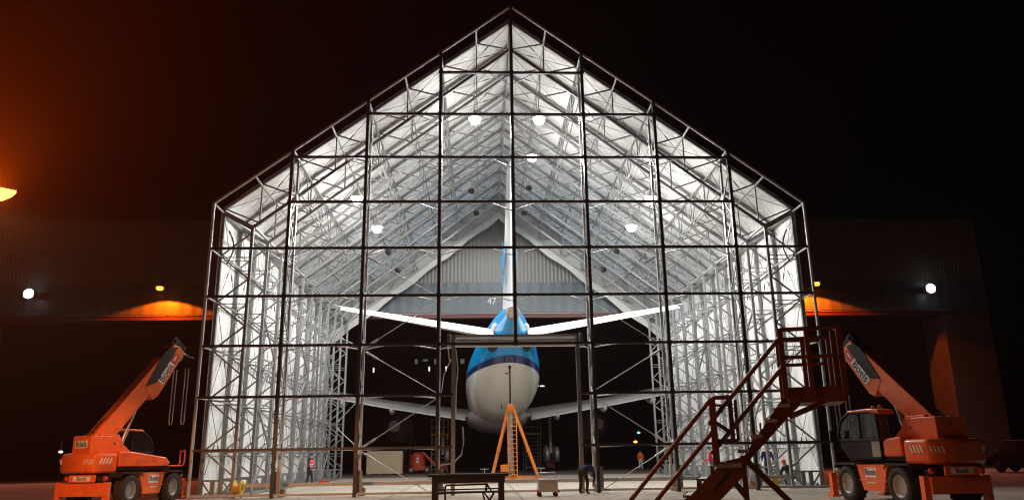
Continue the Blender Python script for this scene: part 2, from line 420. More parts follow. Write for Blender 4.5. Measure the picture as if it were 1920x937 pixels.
for j, e in ext.items():
    m = MB(); z = zr(j)
    segs = [(-e, e)] if j > 2 else [(-e, -DX), (DX, e)]
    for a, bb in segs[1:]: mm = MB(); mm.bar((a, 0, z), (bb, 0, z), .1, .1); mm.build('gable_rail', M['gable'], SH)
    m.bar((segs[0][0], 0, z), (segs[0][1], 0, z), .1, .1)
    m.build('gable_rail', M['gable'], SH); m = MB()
    for i in range(-3, 4):
        x = i * b_
        if abs(x) > e + .1 or (i == 0 and j < 4): continue
        for d in (-1, 1):
            if abs(x + d * .9) < e and not (j < 3 and abs(x + d * .9) < DX): kb = MB(); kb.tube((x, 1.08, z - .06), (x + d * 1.0, .04, z - .03), .028, 6); kb.build('knee_brace', M['bright'], SH)

m = MB(); m.bar((-12.8, 0, .12), (12.8, 0, .12), .09); m.build('bottom_rail', M['bright'], SH)
m = MB(); m.bar((-11.4, 1.16, .46), (11.4, 1.16, .46), .1, .14); m.build('base_beam', M['bright'], SH)
for s in (-1, 1):
    m = MB(); m.tube((s * 12.77, 0, 0), (s * 12.77, 0, 12.02), .07)
    for j in range(1, 6): m.tube((s * 12.77, 0, zr(j)), (s * 12.77, 1.28, zr(j)), .045)
    m.tube((s * 12.77, 0, 12.0), (s * 12.77, 1.28, 12.0), .05); m.build('edge_tube', M['bright'], SH)
    m = MB(); m.tube((s * 12.77, 0, 12.02), (0, 0, 21.64), .07)
    for n in range(1, 8): x = b_ / 2 * n; m.tube((s * x, 0, zo(x) - .05), (s * x, 1.28, zo(x) - .1), .045)
    m.build('roof_edge_tube', M['bright'], SH)
# tie rods with turnbuckles in the second bays
def tie(a, c):
    m = MB(); a = Vector(a); c = Vector(c); m.tube(a, c, .018, 6); m.tube(a.lerp(c, .03), a.lerp(c, .19), .05, 6); m.tube(a.lerp(c, .95), a.lerp(c, .995), .05, 6)
    m.build('tie_rod', M['bright'], SH)
for s in (-1, 1):
    for j in range(1, 6):
        if j % 2: tie((s * 2 * b_, 1.1, zr(j)), (s * b_, 1.1, zr(j + 1))); tie((s * 2 * b_, 1.1, zr(j) - .1), (s * b_, 1.1, zr(j - 1) + .1))
        tie((s * (2 * b_ + .05), 1.1, zr(j)), (s * (2 * b_ + 1.5), 4.2, zr(j) + (.9 if j % 2 else -.8)))
# door frame with roller casing
df = MB(); df.bar((-2.56, .03, zr(3) + .33), (2.56, .03, zr(3) + .33), .1, .1)
DF = df.build('door_frame', M['bright'], SH)
for s in (-1, 1): m = MB(); m.bar((s * 2.56, .03, 0), (s * 2.56, .03, zr(3) + .35), .16, .14); m.build('door_post', M['steel'], DF)
m = MB(); m.bar((-2.7, .6, 6.30), (2.7, .6, 6.30), .28, .17); m.tube((-2.64, .62, 6.08), (2.64, .62, 6.08), .10, 12); m.tube((-2.64, .5, 5.92), (2.64, .5, 5.92), .06, 10)
for s in (-1, 1): m.box(s * 2.78 - .07, s * 2.78 + .07, .3, .85, 5.85, 6.42)
m.build('roller_casing', M['stainless'], DF)
for j in (1, 2):
    m = MB()
    for s in (-1, 1): m.bar((s * 2.6, 0.0, zr(j)), (s * 3.1, 0.0, zr(j)), .085)
    m.build('short_rail', M['steel'], DF)
m = MB(); m.path([(-2.8, .1, 5.9), (-2.72, .14, 5.2), (-2.95, .16, 4.7), (-3.05, .16, 4.0)], .02); m.path([(-2.45, .1, 5.7), (-2.38, .12, 4.9), (-2.44, .12, 4.2), (-2.46, .12, 3)], .018); m.build('power_cable', M['labelwhite'], SH)

# ------------------------------------------------------------------ lamps
def lamp(name, loc, power, color, radius=.25, spot=None, aim=None):
    l = bpy.data.lights.new(name, 'SPOT' if spot else 'POINT'); l.energy = power; l.color = color; l.shadow_soft_size = radius
    if spot: l.spot_size = R(spot[0]); l.spot_blend = spot[1]
    o = bpy.data.objects.new(name, l); COL.objects.link(o); o.location = loc
    if aim: o.rotation_euler = (Vector(aim) - Vector(loc)).to_track_quat('-Z', 'Y').to_euler()
    return o
def flood(x, y, z, lit, label, group, top=None, tilt=0):
    t = empty('floodlight', (x, y, z), 0, label, 'floodlight', group); t.rotation_euler.x = R(tilt); t.scale = (.58,) * 3 if tilt else (1, 1, 1)
    m = MB(); m.lathe([(.0, .42), (.09, .42), (.12, .30), (.20, .22), (.34, .02), (.36, -.02), (.33, -.02), (.31, .0)], n=18); m.build('housing', M['black'] if tilt else M['steel_dark'], t)
    m = MB(); tp = top or .95; m.tube((0, 0, .42), (0, 0, tp), .02); m.lathe([(.02, tp), (.05, tp + .03), (.05, tp + .1), (.01, tp + .12)], n=8); m.xf(Matrix.Rotation(R(-tilt), 4, 'X')).build('hanger', M['steel_dark'], t)
    m = MB(); m.smooth = True; m.lathe([(.27, -.01), (.27, -.10), (.24, -.22), (.15, -.31), (.0, -.34)], n=18); m.build('lens', M['lens'] if lit else M['glass'], t)
    return t
LP = [(-1.69, 4.1, 17.87, 'left of the two lit floodlights side by side under the ridge'),
      (1.54, 4.1, 17.88, 'right of the two lit floodlights side by side under the ridge'),
      (1.51, 9.3, 17.93, 'single lit floodlight just below the pair under the ridge'),
      (-7.42, 4.1, 13.68, 'lit floodlight half hidden by a column on the left roof slope'),
      (6.97, 4.1, 13.66, 'lit floodlight half hidden by a column on the right roof slope'),
      (-7.13, 9.3, 13.74, 'lit round floodlight lowest on the left roof slope'),
      (7.0, 9.3, 13.77, 'lit round floodlight lowest on the right roof slope')]
SHL = 1500
for x, y, z, lb in LP:
    flood(x, y, z, True, lb, 'floodlights hung inside the shelter', zi(x) - z); kk = 1.35 if abs(x) < 3 else .62; lamp('shelter_light', (x, y, z - .5), SHL * kk, (1, .975, .93), .3, (176, .35), (x, y, 0)); lamp('shelter_glow', (x, y, z - .5), SHL * .21, (1, .975, .93), .3)
for x, y, z in ((-2.0, 15.2, 17.9), (1.7, 15.2, 18.1), (-1.7, 20.5, 18.1), (1.7, 20.5, 18.1), (-7.2, 15.3, 13.9), (7.2, 15.3, 13.9), (-7.15, 20.3, 13.9), (7.15, 20.3, 13.9)):
    flood(x, y, z, True, 'dark backed floodlight turned towards the rear of the shelter', 'floodlights facing the back of the shelter', tilt=80)
    lamp('rear_light', (x, y + .55, z - .4), 950, (1, .985, .95), .3, (158, .4), (x * .9, y + 3.5, z - 9))
# sodium wall lamps over the hangar door
def wall_lamp(x, z, label, k=1):
    t = empty('wall_lamp', (x, 27.9, z), 0, label, 'wall lamp', 'orange wall lamps on the hangar')
    m = MB(); m.tube((0, .03, -.1), (0, -1.5, .1), .04); m.build('bracket', M['steel_dark'], t)
    m = MB(); m.lathe([(.0, .22), (.2, .2), (.32, .05), (.33, .0), (.30, .0), (.18, .16), (0, .17)], (0, -1.55, .05), n=16); m.build('housing', M['steel_dark'], t)
    m = MB(); m.lathe([(.0, .1), (.2, .06), (.27, -.08), (.18, -.2), (0, -.24)], (0, -1.55, .02), n=16); m.build('lens', M['lamp_orange'], t)
    lamp('sodium_light', (x, 26.55, z - .32), 3300 * k, (1, .115, .002), .1, (147, .1), (x, 26.7, 0))
wall_lamp(-25.7, 14.1, 'small orange wall lamp left of the shelter above the hangar door')
wall_lamp(24.9, 14.15, 'small orange wall lamp at the right edge of the shelter')
def white_flood(x, z, label):
    t = empty('wall_floodlight', (x, 27.9, z), 0, label, 'floodlight', 'white floodlights on the hangar wall')
    m = MB(); m.tube((0, .03, 0), (0, -.5, .02), .05); m.build('bracket', M['steel_dark'], t)
    m = MB(); m.box(-.4, .4, -.78, -.5, -.3, .32); m.build('housing', M['steel_dark'], t, .03)
    m = MB(); m.smooth = True; m.lathe([(.36, -.785), (.34, -.83), (.18, -.88), (0, -.89)], (0, 0, .01), axis='y', n=18); m.build('lens', M['lamp_white'], t)
    lamp('white_light', (x, 26.7, z), 650, (.95, .98, 1), .3, (165, .3), (x * .75, 0, 0))
white_flood(-35.8, 13.85, 'dazzling white floodlight on the hangar wall, left of the shelter')
white_flood(34.5, 13.85, 'dazzling white floodlight on the hangar wall, right of the shelter')
# street lamp
t = empty('street_lamp', (-13.55, -16.1, 0), 0, 'glowing orange street lamp at the left edge', 'street lamp')
m = MB(); m.tube((0, 0, 0), (0, 0, 6.72), .11, 12, .07); m.tube((0, 0, 0), (0, 0, .9), .15, 12); m.path([(0, 0, 6.6), (.25, .02, 6.87), (.8, .05, 6.98), (1.5, .1, 7.0)], .045); m.build('pole', M['steel_dark'], t)
m = MB(); m.smooth = True
hd = [(1.35, .06), (1.5, .15), (1.75, .2), (2.05, .19), (2.3, .11), (2.42, .03)]
m.loft([[Vector((x, .1 + r * math.cos(a), 6.98 + .55 * r * math.sin(a))) for a in [math.pi * 2 * k / 14 for k in range(14)]] for x, r in hd]); m.build('lamp_head', M['grey'], t)
m = MB(); m.smooth = True
m.loft([[Vector((x, .1 + r * math.cos(a), 6.94 + (.9 if math.sin(a) < 0 else .5) * r * math.sin(a))) for a in [math.pi * 2 * k / 14 for k in range(14)]] for x, r in [(1.5, .1), (1.62, .19), (1.85, .225), (2.1, .21), (2.3, .12), (2.4, .04)]]); m.build('lens', M['lamp_street'], t)
lamp('street_light', (-11.6, -16.0, 6.6), 4900, (1, .40, .15), .2, (160, .15), (-11.4, -16.0, 0))
lamp('added_glow_beam', (-11.5, -16.2, 6.75), 115000, (1, .095, .002), .12, (50, 1), (-4.5, -31, 5.5))  # added beam aimed near the camera, only to make the haze glow

# ------------------------------------------------------------------ aircraft (tail towards us)
AX = Vector((0, 0, 0))
AC = empty('airliner', (.35, 10.4, 0), R(.55), 'blue and white airliner seen from behind, tail inside the shelter', 'airplane')
sec = [(0.0, 9.12, .30, .30), (.5, 9.08, .42, .44), (1.2, 9.0, .58, .66), (2.4, 8.86, .86, 1.02), (4, 8.6, 1.18, 1.42), (6, 8.25, 1.55, 1.80), (8.5, 7.85, 1.98, 2.18), (11.5, 7.45, 2.38, 2.50), (15, 7.12, 2.68, 2.73), (19, 6.98, 2.8, 2.82), (24, 6.95, 2.82, 2.82), (50, 6.95, 2.82, 2.82), (54, 6.9, 2.6, 2.6), (57, 6.7, 1.9, 1.95), (58.6, 6.5, 1.0, 1.05), (59.3, 6.4, .2, .2)]
m = MB(); m.smooth = True; N = 48
# densify with smooth interpolation
def interp(t):
    for a, c in zip(sec[:-1], sec[1:]):
        if a[0] <= t <= c[0]:
            u = (t - a[0]) / (c[0] - a[0]); return [a[i] + (c[i] - a[i]) * u for i in range(4)]
ts = [i * .5 for i in range(0, 50)] + [25, 35, 45, 50, 52, 54, 55.5, 57, 57.8, 58.6, 59.0, 59.3]
rows = [interp(t) for t in ts]
for _ in range(3):
    rows = [rows[0]] + [[rows[i][0]] + [(rows[i - 1][q] + 2 * rows[i][q] + rows[i + 1][q]) / 4 if i < 46 else rows[i][q] for q in (1, 2, 3)] for i in range(1, len(rows) - 1)] + [rows[-1]]
m.loft([[Vector((rx * math.cos(a), y, zc + rz * math.sin(a))) for a in [2 * math.pi * k / N for k in range(N)]] for y, zc, rx, rz in rows], cap=True)
FU = m.build('fuselage', M['livery'], AC)
m = MB(); m.lathe([(.31, -.05), (.36, .0), (.40, .12), (.405, .2)], (0, 0, 9.12), axis='y', n=24); m.lathe([(.0, .25), (.24, .2), (.26, -.06), (.31, -.06)], (0, 0, 9.12), axis='y', n=24); m.build('exhaust', M['exhaust'], AC)
m = MB(); m.lathe([(.0, -.03), (.22, -.03)], (0, 0, 9.12), axis='y', n=20); m.build('exhaust_opening', M['black'], AC)
def foil(m, le, te, th, nseg=None):
    """lofted wing: le / te lists of points, th thickness"""
    rings = []
    pr = [(0, 0), (.04, .35), (.15, .75), (.35, 1), (.6, .8), (.85, .35), (1, .03), (1, -.03), (.85, -.25), (.6, -.6), (.35, -.8), (.15, -.6), (.04, -.3)]
    for a, c, t, up in zip(le, te, th[0], th[1]):
        a = Vector(a); c = Vector(c); rings.append([a.lerp(c, u) + Vector(up) * (w * t / 2) for u, w in pr])
    m.smooth = True; m.loft(rings)
Z = (0, 0, 1)
for s in (-1, 1):
    m = MB(); foil(m, [(s * .3, 7.6, 8.75), (s * 10.2, 3.4, 10.02)], [(s * .3, 3.6, 8.62), (s * 10.2, 1.7, 9.9)], ([.62, .2], [Z, Z])); st = m.build('tailplane', M['aluwhite'], AC)
    m = MB(); foil(m, [(s * 1.0, 3.75, 8.72), (s * 9.7, 1.95, 9.86)], [(s * 1.0, 2.25, 8.10), (s * 9.7, 1.1, 9.52)], ([.28, .12], [Z, Z])); m.build('elevator', M['aluwhite'], st)
m = MB(); foil(m, [(0, 9.8, 9.9), (0, 3.4, 18.3)], [(0, 3.6, 9.7), (0, 1.15, 18.35)], ([.75, .34], [(1, 0, 0)] * 2)); FN = m.build('tail_fin', M['aluwhite'], AC)
m = MB(); foil(m, [(0, 3.7, 9.75), (0, 1.6, 18.3)], [(0, 1.7, 9.72), (0, .6, 18.3)], ([.42, .2], [(1, 0, 0)] * 2)); m.build('rudder', M['aluwhite'], FN)
m = MB()
for (z0, z1, y0, y1) in ((12.3, 13.5, 2.6, 3.5), (12.9, 14.2, 3.9, 5.0), (12.5, 13.9, 5.4, 6.4), (11.7, 12.2, 4.0, 5.4)):
    m.prism([(y0, z0), (y1 + .2, z0), (y1 - .3, z1), (y0 - .35, z1)], -.385, -.36, axis='x'); m.prism([(y0, z0), (y1 + .2, z0), (y1 - .3, z1), (y0 - .35, z1)], .36, .385, axis='x')
m.build('logo', M['logoblue'], FN)
for s in (-1, 1):
    m = MB(); foil(m, [(s * 2.2, 39.5, 5.5), (s * 10, 34.5, 6.35), (s * 23.2, 26.4, 8.5)], [(s * 2.2, 28.0, 4.75), (s * 10, 26.2, 5.95), (s * 23.2, 22.2, 8.35)], ([1.2, .8, .35], [Z] * 3)); w = m.build('wing', M['alugrey'], AC)
    m = MB(); foil(m, [(s * 2.9, 28.6, 4.98), (s * 10, 26.7, 6.08), (s * 20, 23.0, 7.6)], [(s * 2.9, 26.5, 4.45), (s * 10, 25.0, 5.55), (s * 20, 21.9, 7.3)], ([.3, .25, .2], [Z] * 3)); m.build('flap', M['aluwhite'], w)
    for x, y, z in ((5.2, 26.6, 4.75), (9.2, 25.4, 5.3), (13.2, 24.2, 5.9)):
        m = MB(); m.smooth = True
        m.loft([[Vector((s * x + .22 * r * math.cos(a), y + t, z + .18 * t / 2 + .38 * r * math.sin(a))) for a in [2 * math.pi * k / 12 for k in range(12)]] for t, r in ((-.9, .05), (-.5, .6), (.3, 1), (1.6, 1), (3, .4))]); m.build('flap_fairing', M['aluwhite'], w)
    m = MB(); m.smooth = True; m.lathe([(.5, -2.6), (.75, -1.2), (1.25, 0), (1.45, 1.8), (1.4, 3.1), (1.15, 3.2), (1.1, 2.6)], (s * 9.4, 33, 4.2), axis='y', n=24); m.build('engine', M['steel_dark'], w)
    m = MB(); m.tube((s * 5, 32, 4.9), (s * 5, 31.5, 1.6), .17, 10)
    for dx in (-.45, .45):
        for dy in (-.9, .9): m.lathe([(.1, -.2), (.6, -.2), (.68, -.1), (.68, .1), (.6, .2), (.1, .2)], (s * 5 + dx, 31.5 + dy, 1.5), axis='x', n=20)
    m.build('landing_gear', M['steel_dark'], AC)
m = MB(); m.smooth = True
m.loft([[Vector((2.9 * r * math.cos(a), y, 4.85 + 1.25 * r * math.sin(a))) for a in [2 * math.pi * k / 28 for k in range(28)]] for y, r in ((24.5, .15), (26, .62), (28, .9), (31, 1), (38, 1), (42, .6), (44, .1))]); m.build('belly_fairing', M['aluwhite'], AC)
for y, dx, h in ((4.2, -.35, .28), (4.2, .3, .28), (7.5, .12, .22), (12, -.25, .3)):
    m = MB(); zb = interp(y)[1] - interp(y)[3]; m.prism([(y, zb + .1), (y + .25, zb + .15), (y + .1, zb - h), (y - .02, zb - h)], dx - .025, dx + .025, axis='x'); m.build('antenna', M['black'], AC)
m = MB(); zb = interp(6.2)[1] - interp(6.2)[3]; m.box(-.22, -.02, 6.1, 6.3, zb - .03, zb + .15); m.build('tail_skid', M['steel_dark'], AC)
for s in (-1, 1):   # hinge covers below the tailplane root
    m = MB(); m.smooth = True; m.loft([[Vector((s * (1.0 + .34 * r * math.cos(a)), 3.4 + .3 * t, 7.9 + .36 * r * math.sin(a))) for a in [2 * math.pi * k / 16 for k in range(16)]] for t, r in ((0, .1), (.25, .75), (1, 1), (5, 1.0))]); m.build('hinge_cover', M['black'], AC)
    m = MB(); m.smooth = True; m.loft([[Vector((s * (.86 + .26 * r * math.cos(a)), 2.4 + t, 8.80 + .26 * r * math.sin(a))) for a in [2 * math.pi * k / 16 for k in range(16)]] for t, r in ((0, .1), (.15, .6), (.6, 1), (3, 1.0))]); m.build('root_fairing', M['alugrey'], AC)

# ------------------------------------------------------------------ tripod jacks
def jack(loc, rz, label, mt, ladder=True, sc_=1):
    t = empty('tripod_jack', loc, rz, label, 'aircraft jack', 'tripod jacks under and around the airliner'); t.scale = (sc_,) * 3
    m = MB(); m.tube((0, 0, .5), (0, 0, 4.35), .13, 14); m.build('ram', M['steel'], t)
    m = MB(); m.tube((0, 0, 4.2), (0, 0, 6.75 if ladder else 4.9), .05, 10); m.tube((0, 0, 6.6 if ladder else 4.85), (0, 0, 6.85 if ladder else 5.0), .09, 10); m.build('ram_pin', M['black'], t)
    ft = [(-1.12, .35, .25), (1.62, .25, .2), (.2, 1.9, .25)]
    for f in ft:
        m = MB(); top = Vector((f[0] * .07, f[1] * .07, 4.38)); m.bar(top, f, .15, .17); q = top.lerp(Vector(f), .62); m.box(q.x - .1, q.x + .1, q.y - .12, q.y + .12, q.z - .12, q.z + .12)
        lg = m.build('leg', mt, t, .01)
        m = MB(); m.lathe([(0, 0), (.2, 0), (.2, .04), (.06, .08), (.05, .3), (0, .3)], (f[0], f[1], .006), n=14); m.build('foot', mt, lg)
    m = MB(); m.lathe([(.0, 4.5), (.16, 4.48), (.2, 4.3), (.2, 3.95), (.0, 3.95)], n=14); m.build('head', mt, t)
    for a, c in ((0, 1), (1, 2), (2, 0)):
        m = MB(); m.bar(Vector(ft[a]).lerp(Vector(ft[c]), .02), Vector(ft[a]).lerp(Vector(ft[c]), .98), .1, .1); m.build('base_strut', mt, t)
    m = MB(); m.box(-.62, -.2, -.2, .25, .55, .95); m.build('pump_box', mt, t, .02)
    if ladder:
        m = MB()
        for x in (-.18, .34): m.bar((x, -.62, .05), (x, -.3, 3.7), .05, .07)
        for k in range(15): z = .15 + k * .25; m.bar((-.18, -.62 + .32 * z / 3.7, z), (.34, -.62 + .32 * z / 3.7, z), .035)
        m.bar((.08, -.35, 3.2), (.08, 0, 3.3), .06); m.build('ladder', mt, t)
    for f in ft[:2]:
        m = MB(); m.tube((f[0] + (.15 if f[0] > 0 else -.45), f[1] - .1, .1), (f[0] + (.15 if f[0] > 0 else -.45), f[1] - .1, .72), .025); m.bar((f[0] + (-.1 if f[0] > 0 else -.7), f[1] - .1, .72), (f[0] + (.4 if f[0] > 0 else -.2), f[1] - .1, .72), .05); m.build('crank', M['steel'], t)
    return t
jack((.33, 15.6, 0), 0, 'bright orange tripod jack with ladder standing under the airliner tail', M['orange_jack'])
jack((10.1, 55, 0), R(20), 'dim orange tripod jack in the hangar under the right wing', M['orange_jack'], False, .85)
jack((-8.5, 48, 0), R(-15), 'dark red tripod jack behind the wooden crate', M['red'], False, .85)

# ------------------------------------------------------------------ telehandlers
def rbox(m, x0, x1, y0, y1, z0, z1): m.box(x0, x1, y0, y1, z0, z1)
def telehandler(loc, yaw, tyaw, root, elev, blen, label, plate):
    t = empty('telehandler', loc, yaw, label, 'telehandler', 'orange telehandlers beside the shelter'); t.scale = (.86,) * 3
    T = Matrix.Rotation(tyaw - yaw, 4, 'Z')
    OR, BK = M['orange'], M['black']
    m = MB(); m.box(-2.3, 2.3, -.55, .55, .5, 1.18); m.box(-2.45, -2.2, -.8, .8, .55, 1.1); m.box(2.2, 2.45, -.8, .8, .55, 1.1)
    m.tube((-1.5, -1.0, .62), (-1.5, 1.0, .62), .13, 10); m.tube((1.5, -1.0, .62), (1.5, 1.0, .62), .13, 10); ch = m.build('chassis', BK, t, .02)
    for s in (-1, 1):
        m = MB(); m.prism([(-.62, .42), (.55, .42), (.85, 1.26), (-.92, 1.26)], s * .62, s * 1.16); m.box(-.85, .8, s * 1.165 - .01, s * 1.165 + .01, .74, .76); pn = m.build('side_panel', OR, t, .03)
        m = MB(); m.prism([(-.30, .84), (.36, .84), (.36, 1.16), (-.30, 1.16)], s * 1.163, s * 1.172); m.build('label_plate', M['labelwhite'], pn)
        text('lettering', 'Boels', frame((.03, s * 1.176, 1.01), (-s, 0, 0), (0, 0, 1)), .29, M['labelblack'], pn, .003, .003)
        m = MB(); m.box(-.2, .3, s * 1.166 - .004, s * 1.166 + .004, .66, .70); m.build('small_label', M['labelwhite'], pn)
        for x in (-1.5, 1.5):
            m = MB(); m.prism([(x - .75, 1.12), (x - .6, 1.3), (x + .6, 1.3), (x + .75, 1.12), (x + .6, 1.24), (x - .6, 1.24)], s * .6, s * 1.2); m.build('mudguard', BK, t)
            m = MB(); m.smooth = True
            m.lathe([(.36, -.20), (.50, -.22), (.58, -.19), (.60, -.12), (.60, .12), (.58, .19), (.50, .22), (.36, .20)], (x, s * 1.0, .61), axis='y', n=28, ring=True)
            m.smooth = False
            for k in range(18):
                a = 2 * math.pi * k / 18
                for q in (-1, 1):
                    a2 = a + (q > 0) * math.pi / 18; c0 = Vector((x, s * 1.0 + q * .02, .61)) + Vector((math.cos(a2), 0, math.sin(a2))) * .595
                    c1 = Vector((x, s * 1.0 + q * .21, .61)) + Vector((math.cos(a2 + .16), 0, math.sin(a2 + .16))) * .575; m.bar(c0, c1, .07, .055, up=(math.cos(a2), 0, math.sin(a2)))
            wh = m.build('wheel', M['rubber'], t)
            m = MB(); m.smooth = True; m.lathe([(.0, s * .06), (.12, s * .1), (.14, s * .02), (.28, s * .04), (.31, s * .17), (.37, s * .19), (.37, s * .10)], (x, s * 1.0, .61), axis='y', n=24)
            for k in range(8): a = 2 * math.pi * k / 8; m.tube((x + .2 * math.cos(a), s * 1.03, .61 + .2 * math.sin(a)), (x + .2 * math.cos(a), s * 1.06, .61 + .2 * math.sin(a)), .02, 6)
            m.build('rim', M['rim'], wh)
    for e in (-1, 1):
        m = MB(); m.box(e * 2.62 - .16, e * 2.62 + .16, -.98, .98, .42, .92); st = m.build('stabilizer', OR, t, .03)
        for s in (-1, 1):
            m = MB(); m.box(e * 2.62 - .1, e * 2.62 + .1, s * 1.0 - .02, s * 1.0 + .18, .18, .95); m.box(e * 2.62 - .2, e * 2.62 + .2, s * 1.0 - .08, s * 1.0 + .28, .12, .18); m.build('stabilizer_leg', M['woodblock'] if False else OR, st)
        m = MB(); m.box(e * 2.84 - .03, e * 2.84 + .03, -.55, .55, .95, 1.22); m.build('bumper', OR, t, .02)
        for s in (-1, 1):
            m = MB(); m.lathe([(0, 0), (.09, .0), (.1, e * .06), (0, e * .08)], (e * 2.6, s * .82, 1.08), axis='x', n=14); m.build('tail_light' if e < 0 else 'headlight', M['labelred'] if e < 0 else M['labelwhite'], t)
    m = MB(); m.box(-2.878, -2.872, -.36, .36, 1.0, 1.17); pl = m.build('rear_label', M['labelwhite'], t)
    text('lettering', 'Boels', frame((-2.881, 0, 1.085), (0, -1, 0), (0, 0, 1)), .19, M['labelblack'], pl, .002, .002)
    # slewing upper body
    def up(mm): return mm.xf(T)
    m = MB(); m.lathe([(0, 1.18), (.85, 1.18), (.85, 1.36), (0, 1.36)], n=24); up(m).build('slew_ring', BK, t)
    m = MB()
    m.prism([(-2.25, 1.45), (-1.1, 1.38), (1.25, 1.38), (1.25, 1.46), (-.9, 1.5), (-2.25, 1.5)], -1.0, 1.0); up(m).build('deck', BK, t)
    m = MB(); pts = []
    for k in range(9): a = -1 + 2 * k / 8; pts.append((-2.22 - .28 * (1 - abs(a) ** 2.5), a * 1.18))
    poly = pts + [(-1.25, 1.18), (-1.25, -1.18)]
    m.prism(poly, 1.26, 2.04, axis='z'); cw = up(m).build('counterweight', OR, t, .14, 4)
    for s in (-1, 1):
        m = MB()
        for k in range(4): y0 = s * (.72 + .1 * k); m.prism([(y0, 1.62), (y0 + s * .05, 1.62), (y0 + s * .13, 1.82), (y0 + s * .08, 1.82)], -2.44 + .05 * k, -2.42 + .055 * k, axis='x')
        up(m).build('hazard_stripes', M['labelwhite'], cw); m = MB()
        for k in range(4): x0 = -2.05 + .13 * k; m.prism([(x0, 1.62), (x0 + .06, 1.62), (x0 + .14, 1.86), (x0 + .08, 1.86)], s * 1.18, s * 1.19)
        up(m).build('hazard_stripes', M['labelwhite'], cw)
    m = MB(); m.box(-2.15, -1.15, -.62, .62, 2.02, 2.72); hs = up(m).build('rear_housing', OR, t, .04)
    if plate: m = MB(); m.box(-2.166, -2.158, -.42, .42, 2.24, 2.54); lp = up(m).build('rear_plate', M['labelwhite'], hs); text('lettering', 'Boels', T @ frame((-2.169, 0, 2.39), (0, -1, 0), (0, 0, 1)), .33, M['labelblack'], lp, .002, .004)
    # flank plates
    for s in (-1, 1):
        m = MB(); m.prism([(-1.95, 1.48), (1.15, 1.48), (1.2, 1.66), (.5, 1.74), (-.2, 1.95), (-.75, 2.4), (-.95, 2.78), (-1.75, 2.78), (-1.9, 2.1)], s * .42, s * .60); fl = up(m).build('flank_plate', OR, t, .02)
        m = MB()
        for x in (-1.35, -1.15): m.lathe([(0, s * .602), (.05, s * .602), (.05, s * .612), (0, s * .612)], (x, 0, 2.42), axis='y', n=10)
        up(m).build('bolt', BK, fl)
    # hood to the right of the boom and short hood behind the cab
    m = MB(); m.prism([(-1.2, 1.5), (1.0, 1.5), (1.15, 1.62), (.9, 1.86), (-.7, 2.1), (-1.2, 2.1)], -1.16, -.605); up(m).build('engine_hood', OR, t, .06, 3)
    m = MB(); m.prism([(-1.2, 1.5), (-.42, 1.5), (-.42, 2.0), (-.6, 2.08), (-1.2, 2.14)], .605, 1.16); up(m).build('rear_hood', OR, t, .07, 3)
    # cab on the left
    cabp = [(-.38, 1.5), (1.1, 1.5), (1.45, 1.85), (1.5, 2.25), (1.28, 2.72), (.85, 2.98), (-.1, 2.98), (-.3, 2.9)]
    m = MB(); m.prism([(-.38, 1.42), (1.1, 1.42), (1.42, 1.8), (1.46, 2.05), (-.38, 2.05)], .61, 1.2); cab = up(m).build('cab', M['steel_dark'] if False else M['black'], t, .03)
    m = MB(); m.prism([(-.36, 2.052), (1.45, 2.052), (1.5, 2.25), (1.28, 2.72), (.9, 2.93), (-.32, 2.93)], .64, 1.18); up(m).build('window', M['glass'], cab, .03)
    m = MB()
    for y in (.62, 1.2):
        m = MB(); m.path([(-.38, y, 2.0), (-.34, y, 2.95)], .045); m.path([(1.45, y, 2.05), (1.5, y, 2.3), (1.28, y, 2.72), (.9, y, 2.97)], .04); m.path([(.45, y, 2.0), (.45, y, 2.95)], .03)
        m.path([(-.34, y, 2.93), (.9, y, 2.96)], .035); m.path([(-.38, y, 2.03), (1.45, y, 2.07)], .035); up(m).build('cab_frame', BK, cab)
    m = MB(); m.prism([(-.5, 2.86), (.0, 2.96), (.95, 2.96), (.9, 3.04), (-.1, 3.07), (-.5, 3.02)], .56, 1.24); up(m).build('cab_roof', OR, cab, .04)
    m = MB(); m.prism([(-.36, 1.5), (.0, 1.5), (-.02, 2.06), (-.36, 2.06)], 1.202, 1.215); up(m).build('door_panel', M['grey'], cab)
    for x in (-.15, .15): m = MB(); m.lathe([(0, .0), (.06, 0), (.06, .08), (.03, .11), (0, .12)], (x - .1, .9, 3.06), n=12); up(m).build('beacon', M['orange'], cab)
    m = MB(); m.path([(1.3, 1.2, 1.7), (1.45, 1.5, 1.75), (1.45, 1.5, 2.1)], .02); m.box(1.42, 1.47, 1.42, 1.6, 2.0, 2.4); up(m).build('mirror', BK, t)
    m = MB(); m.path([(1.25, -1.1, 1.5), (1.75, -1.1, 1.5), (1.85, -1.1, 1.6), (1.85, -1.1, 2.1), (1.8, -1.1, 2.15)], .035); m.path([(1.25, -.8, 1.5), (1.75, -.8, 1.5), (1.85, -.8, 1.6), (1.85, -.8, 2.1), (1.85, -1.1, 2.1)], .035); up(m).build('handrail', OR, t)
    for y in (-.3, .3): m = MB(); m.path([(-1.2, y, 1.4), (-.6, y * 1.3, 1.05), (.3, y * 1.5, 1.0), (1.2, y * 1.2, 1.12)], .03); m.build('hose', BK, t)
    # boom in its own axis: x along the boom
    B = T @ Matrix.Translation(Vector(root)) @ Matrix.Rotation(-elev, 4, 'Y')
    def bo(mm): return mm.xf(B)
    m = MB(); m.box(-.35, blen * .86, -.275, .275, -.38, .36); bm_ = bo(m).build('boom', OR, t, .03)
    m = MB(); m.prism([(blen * .50, -.62), (blen * .56, -.70), (blen * .985, -.36), (blen, -.05), (blen * .97, .30), (blen * .84, .34), (blen * .52, -.05)], -.29, .29); hd = bo(m).build('boom_sleeve', OR, bm_, .02)
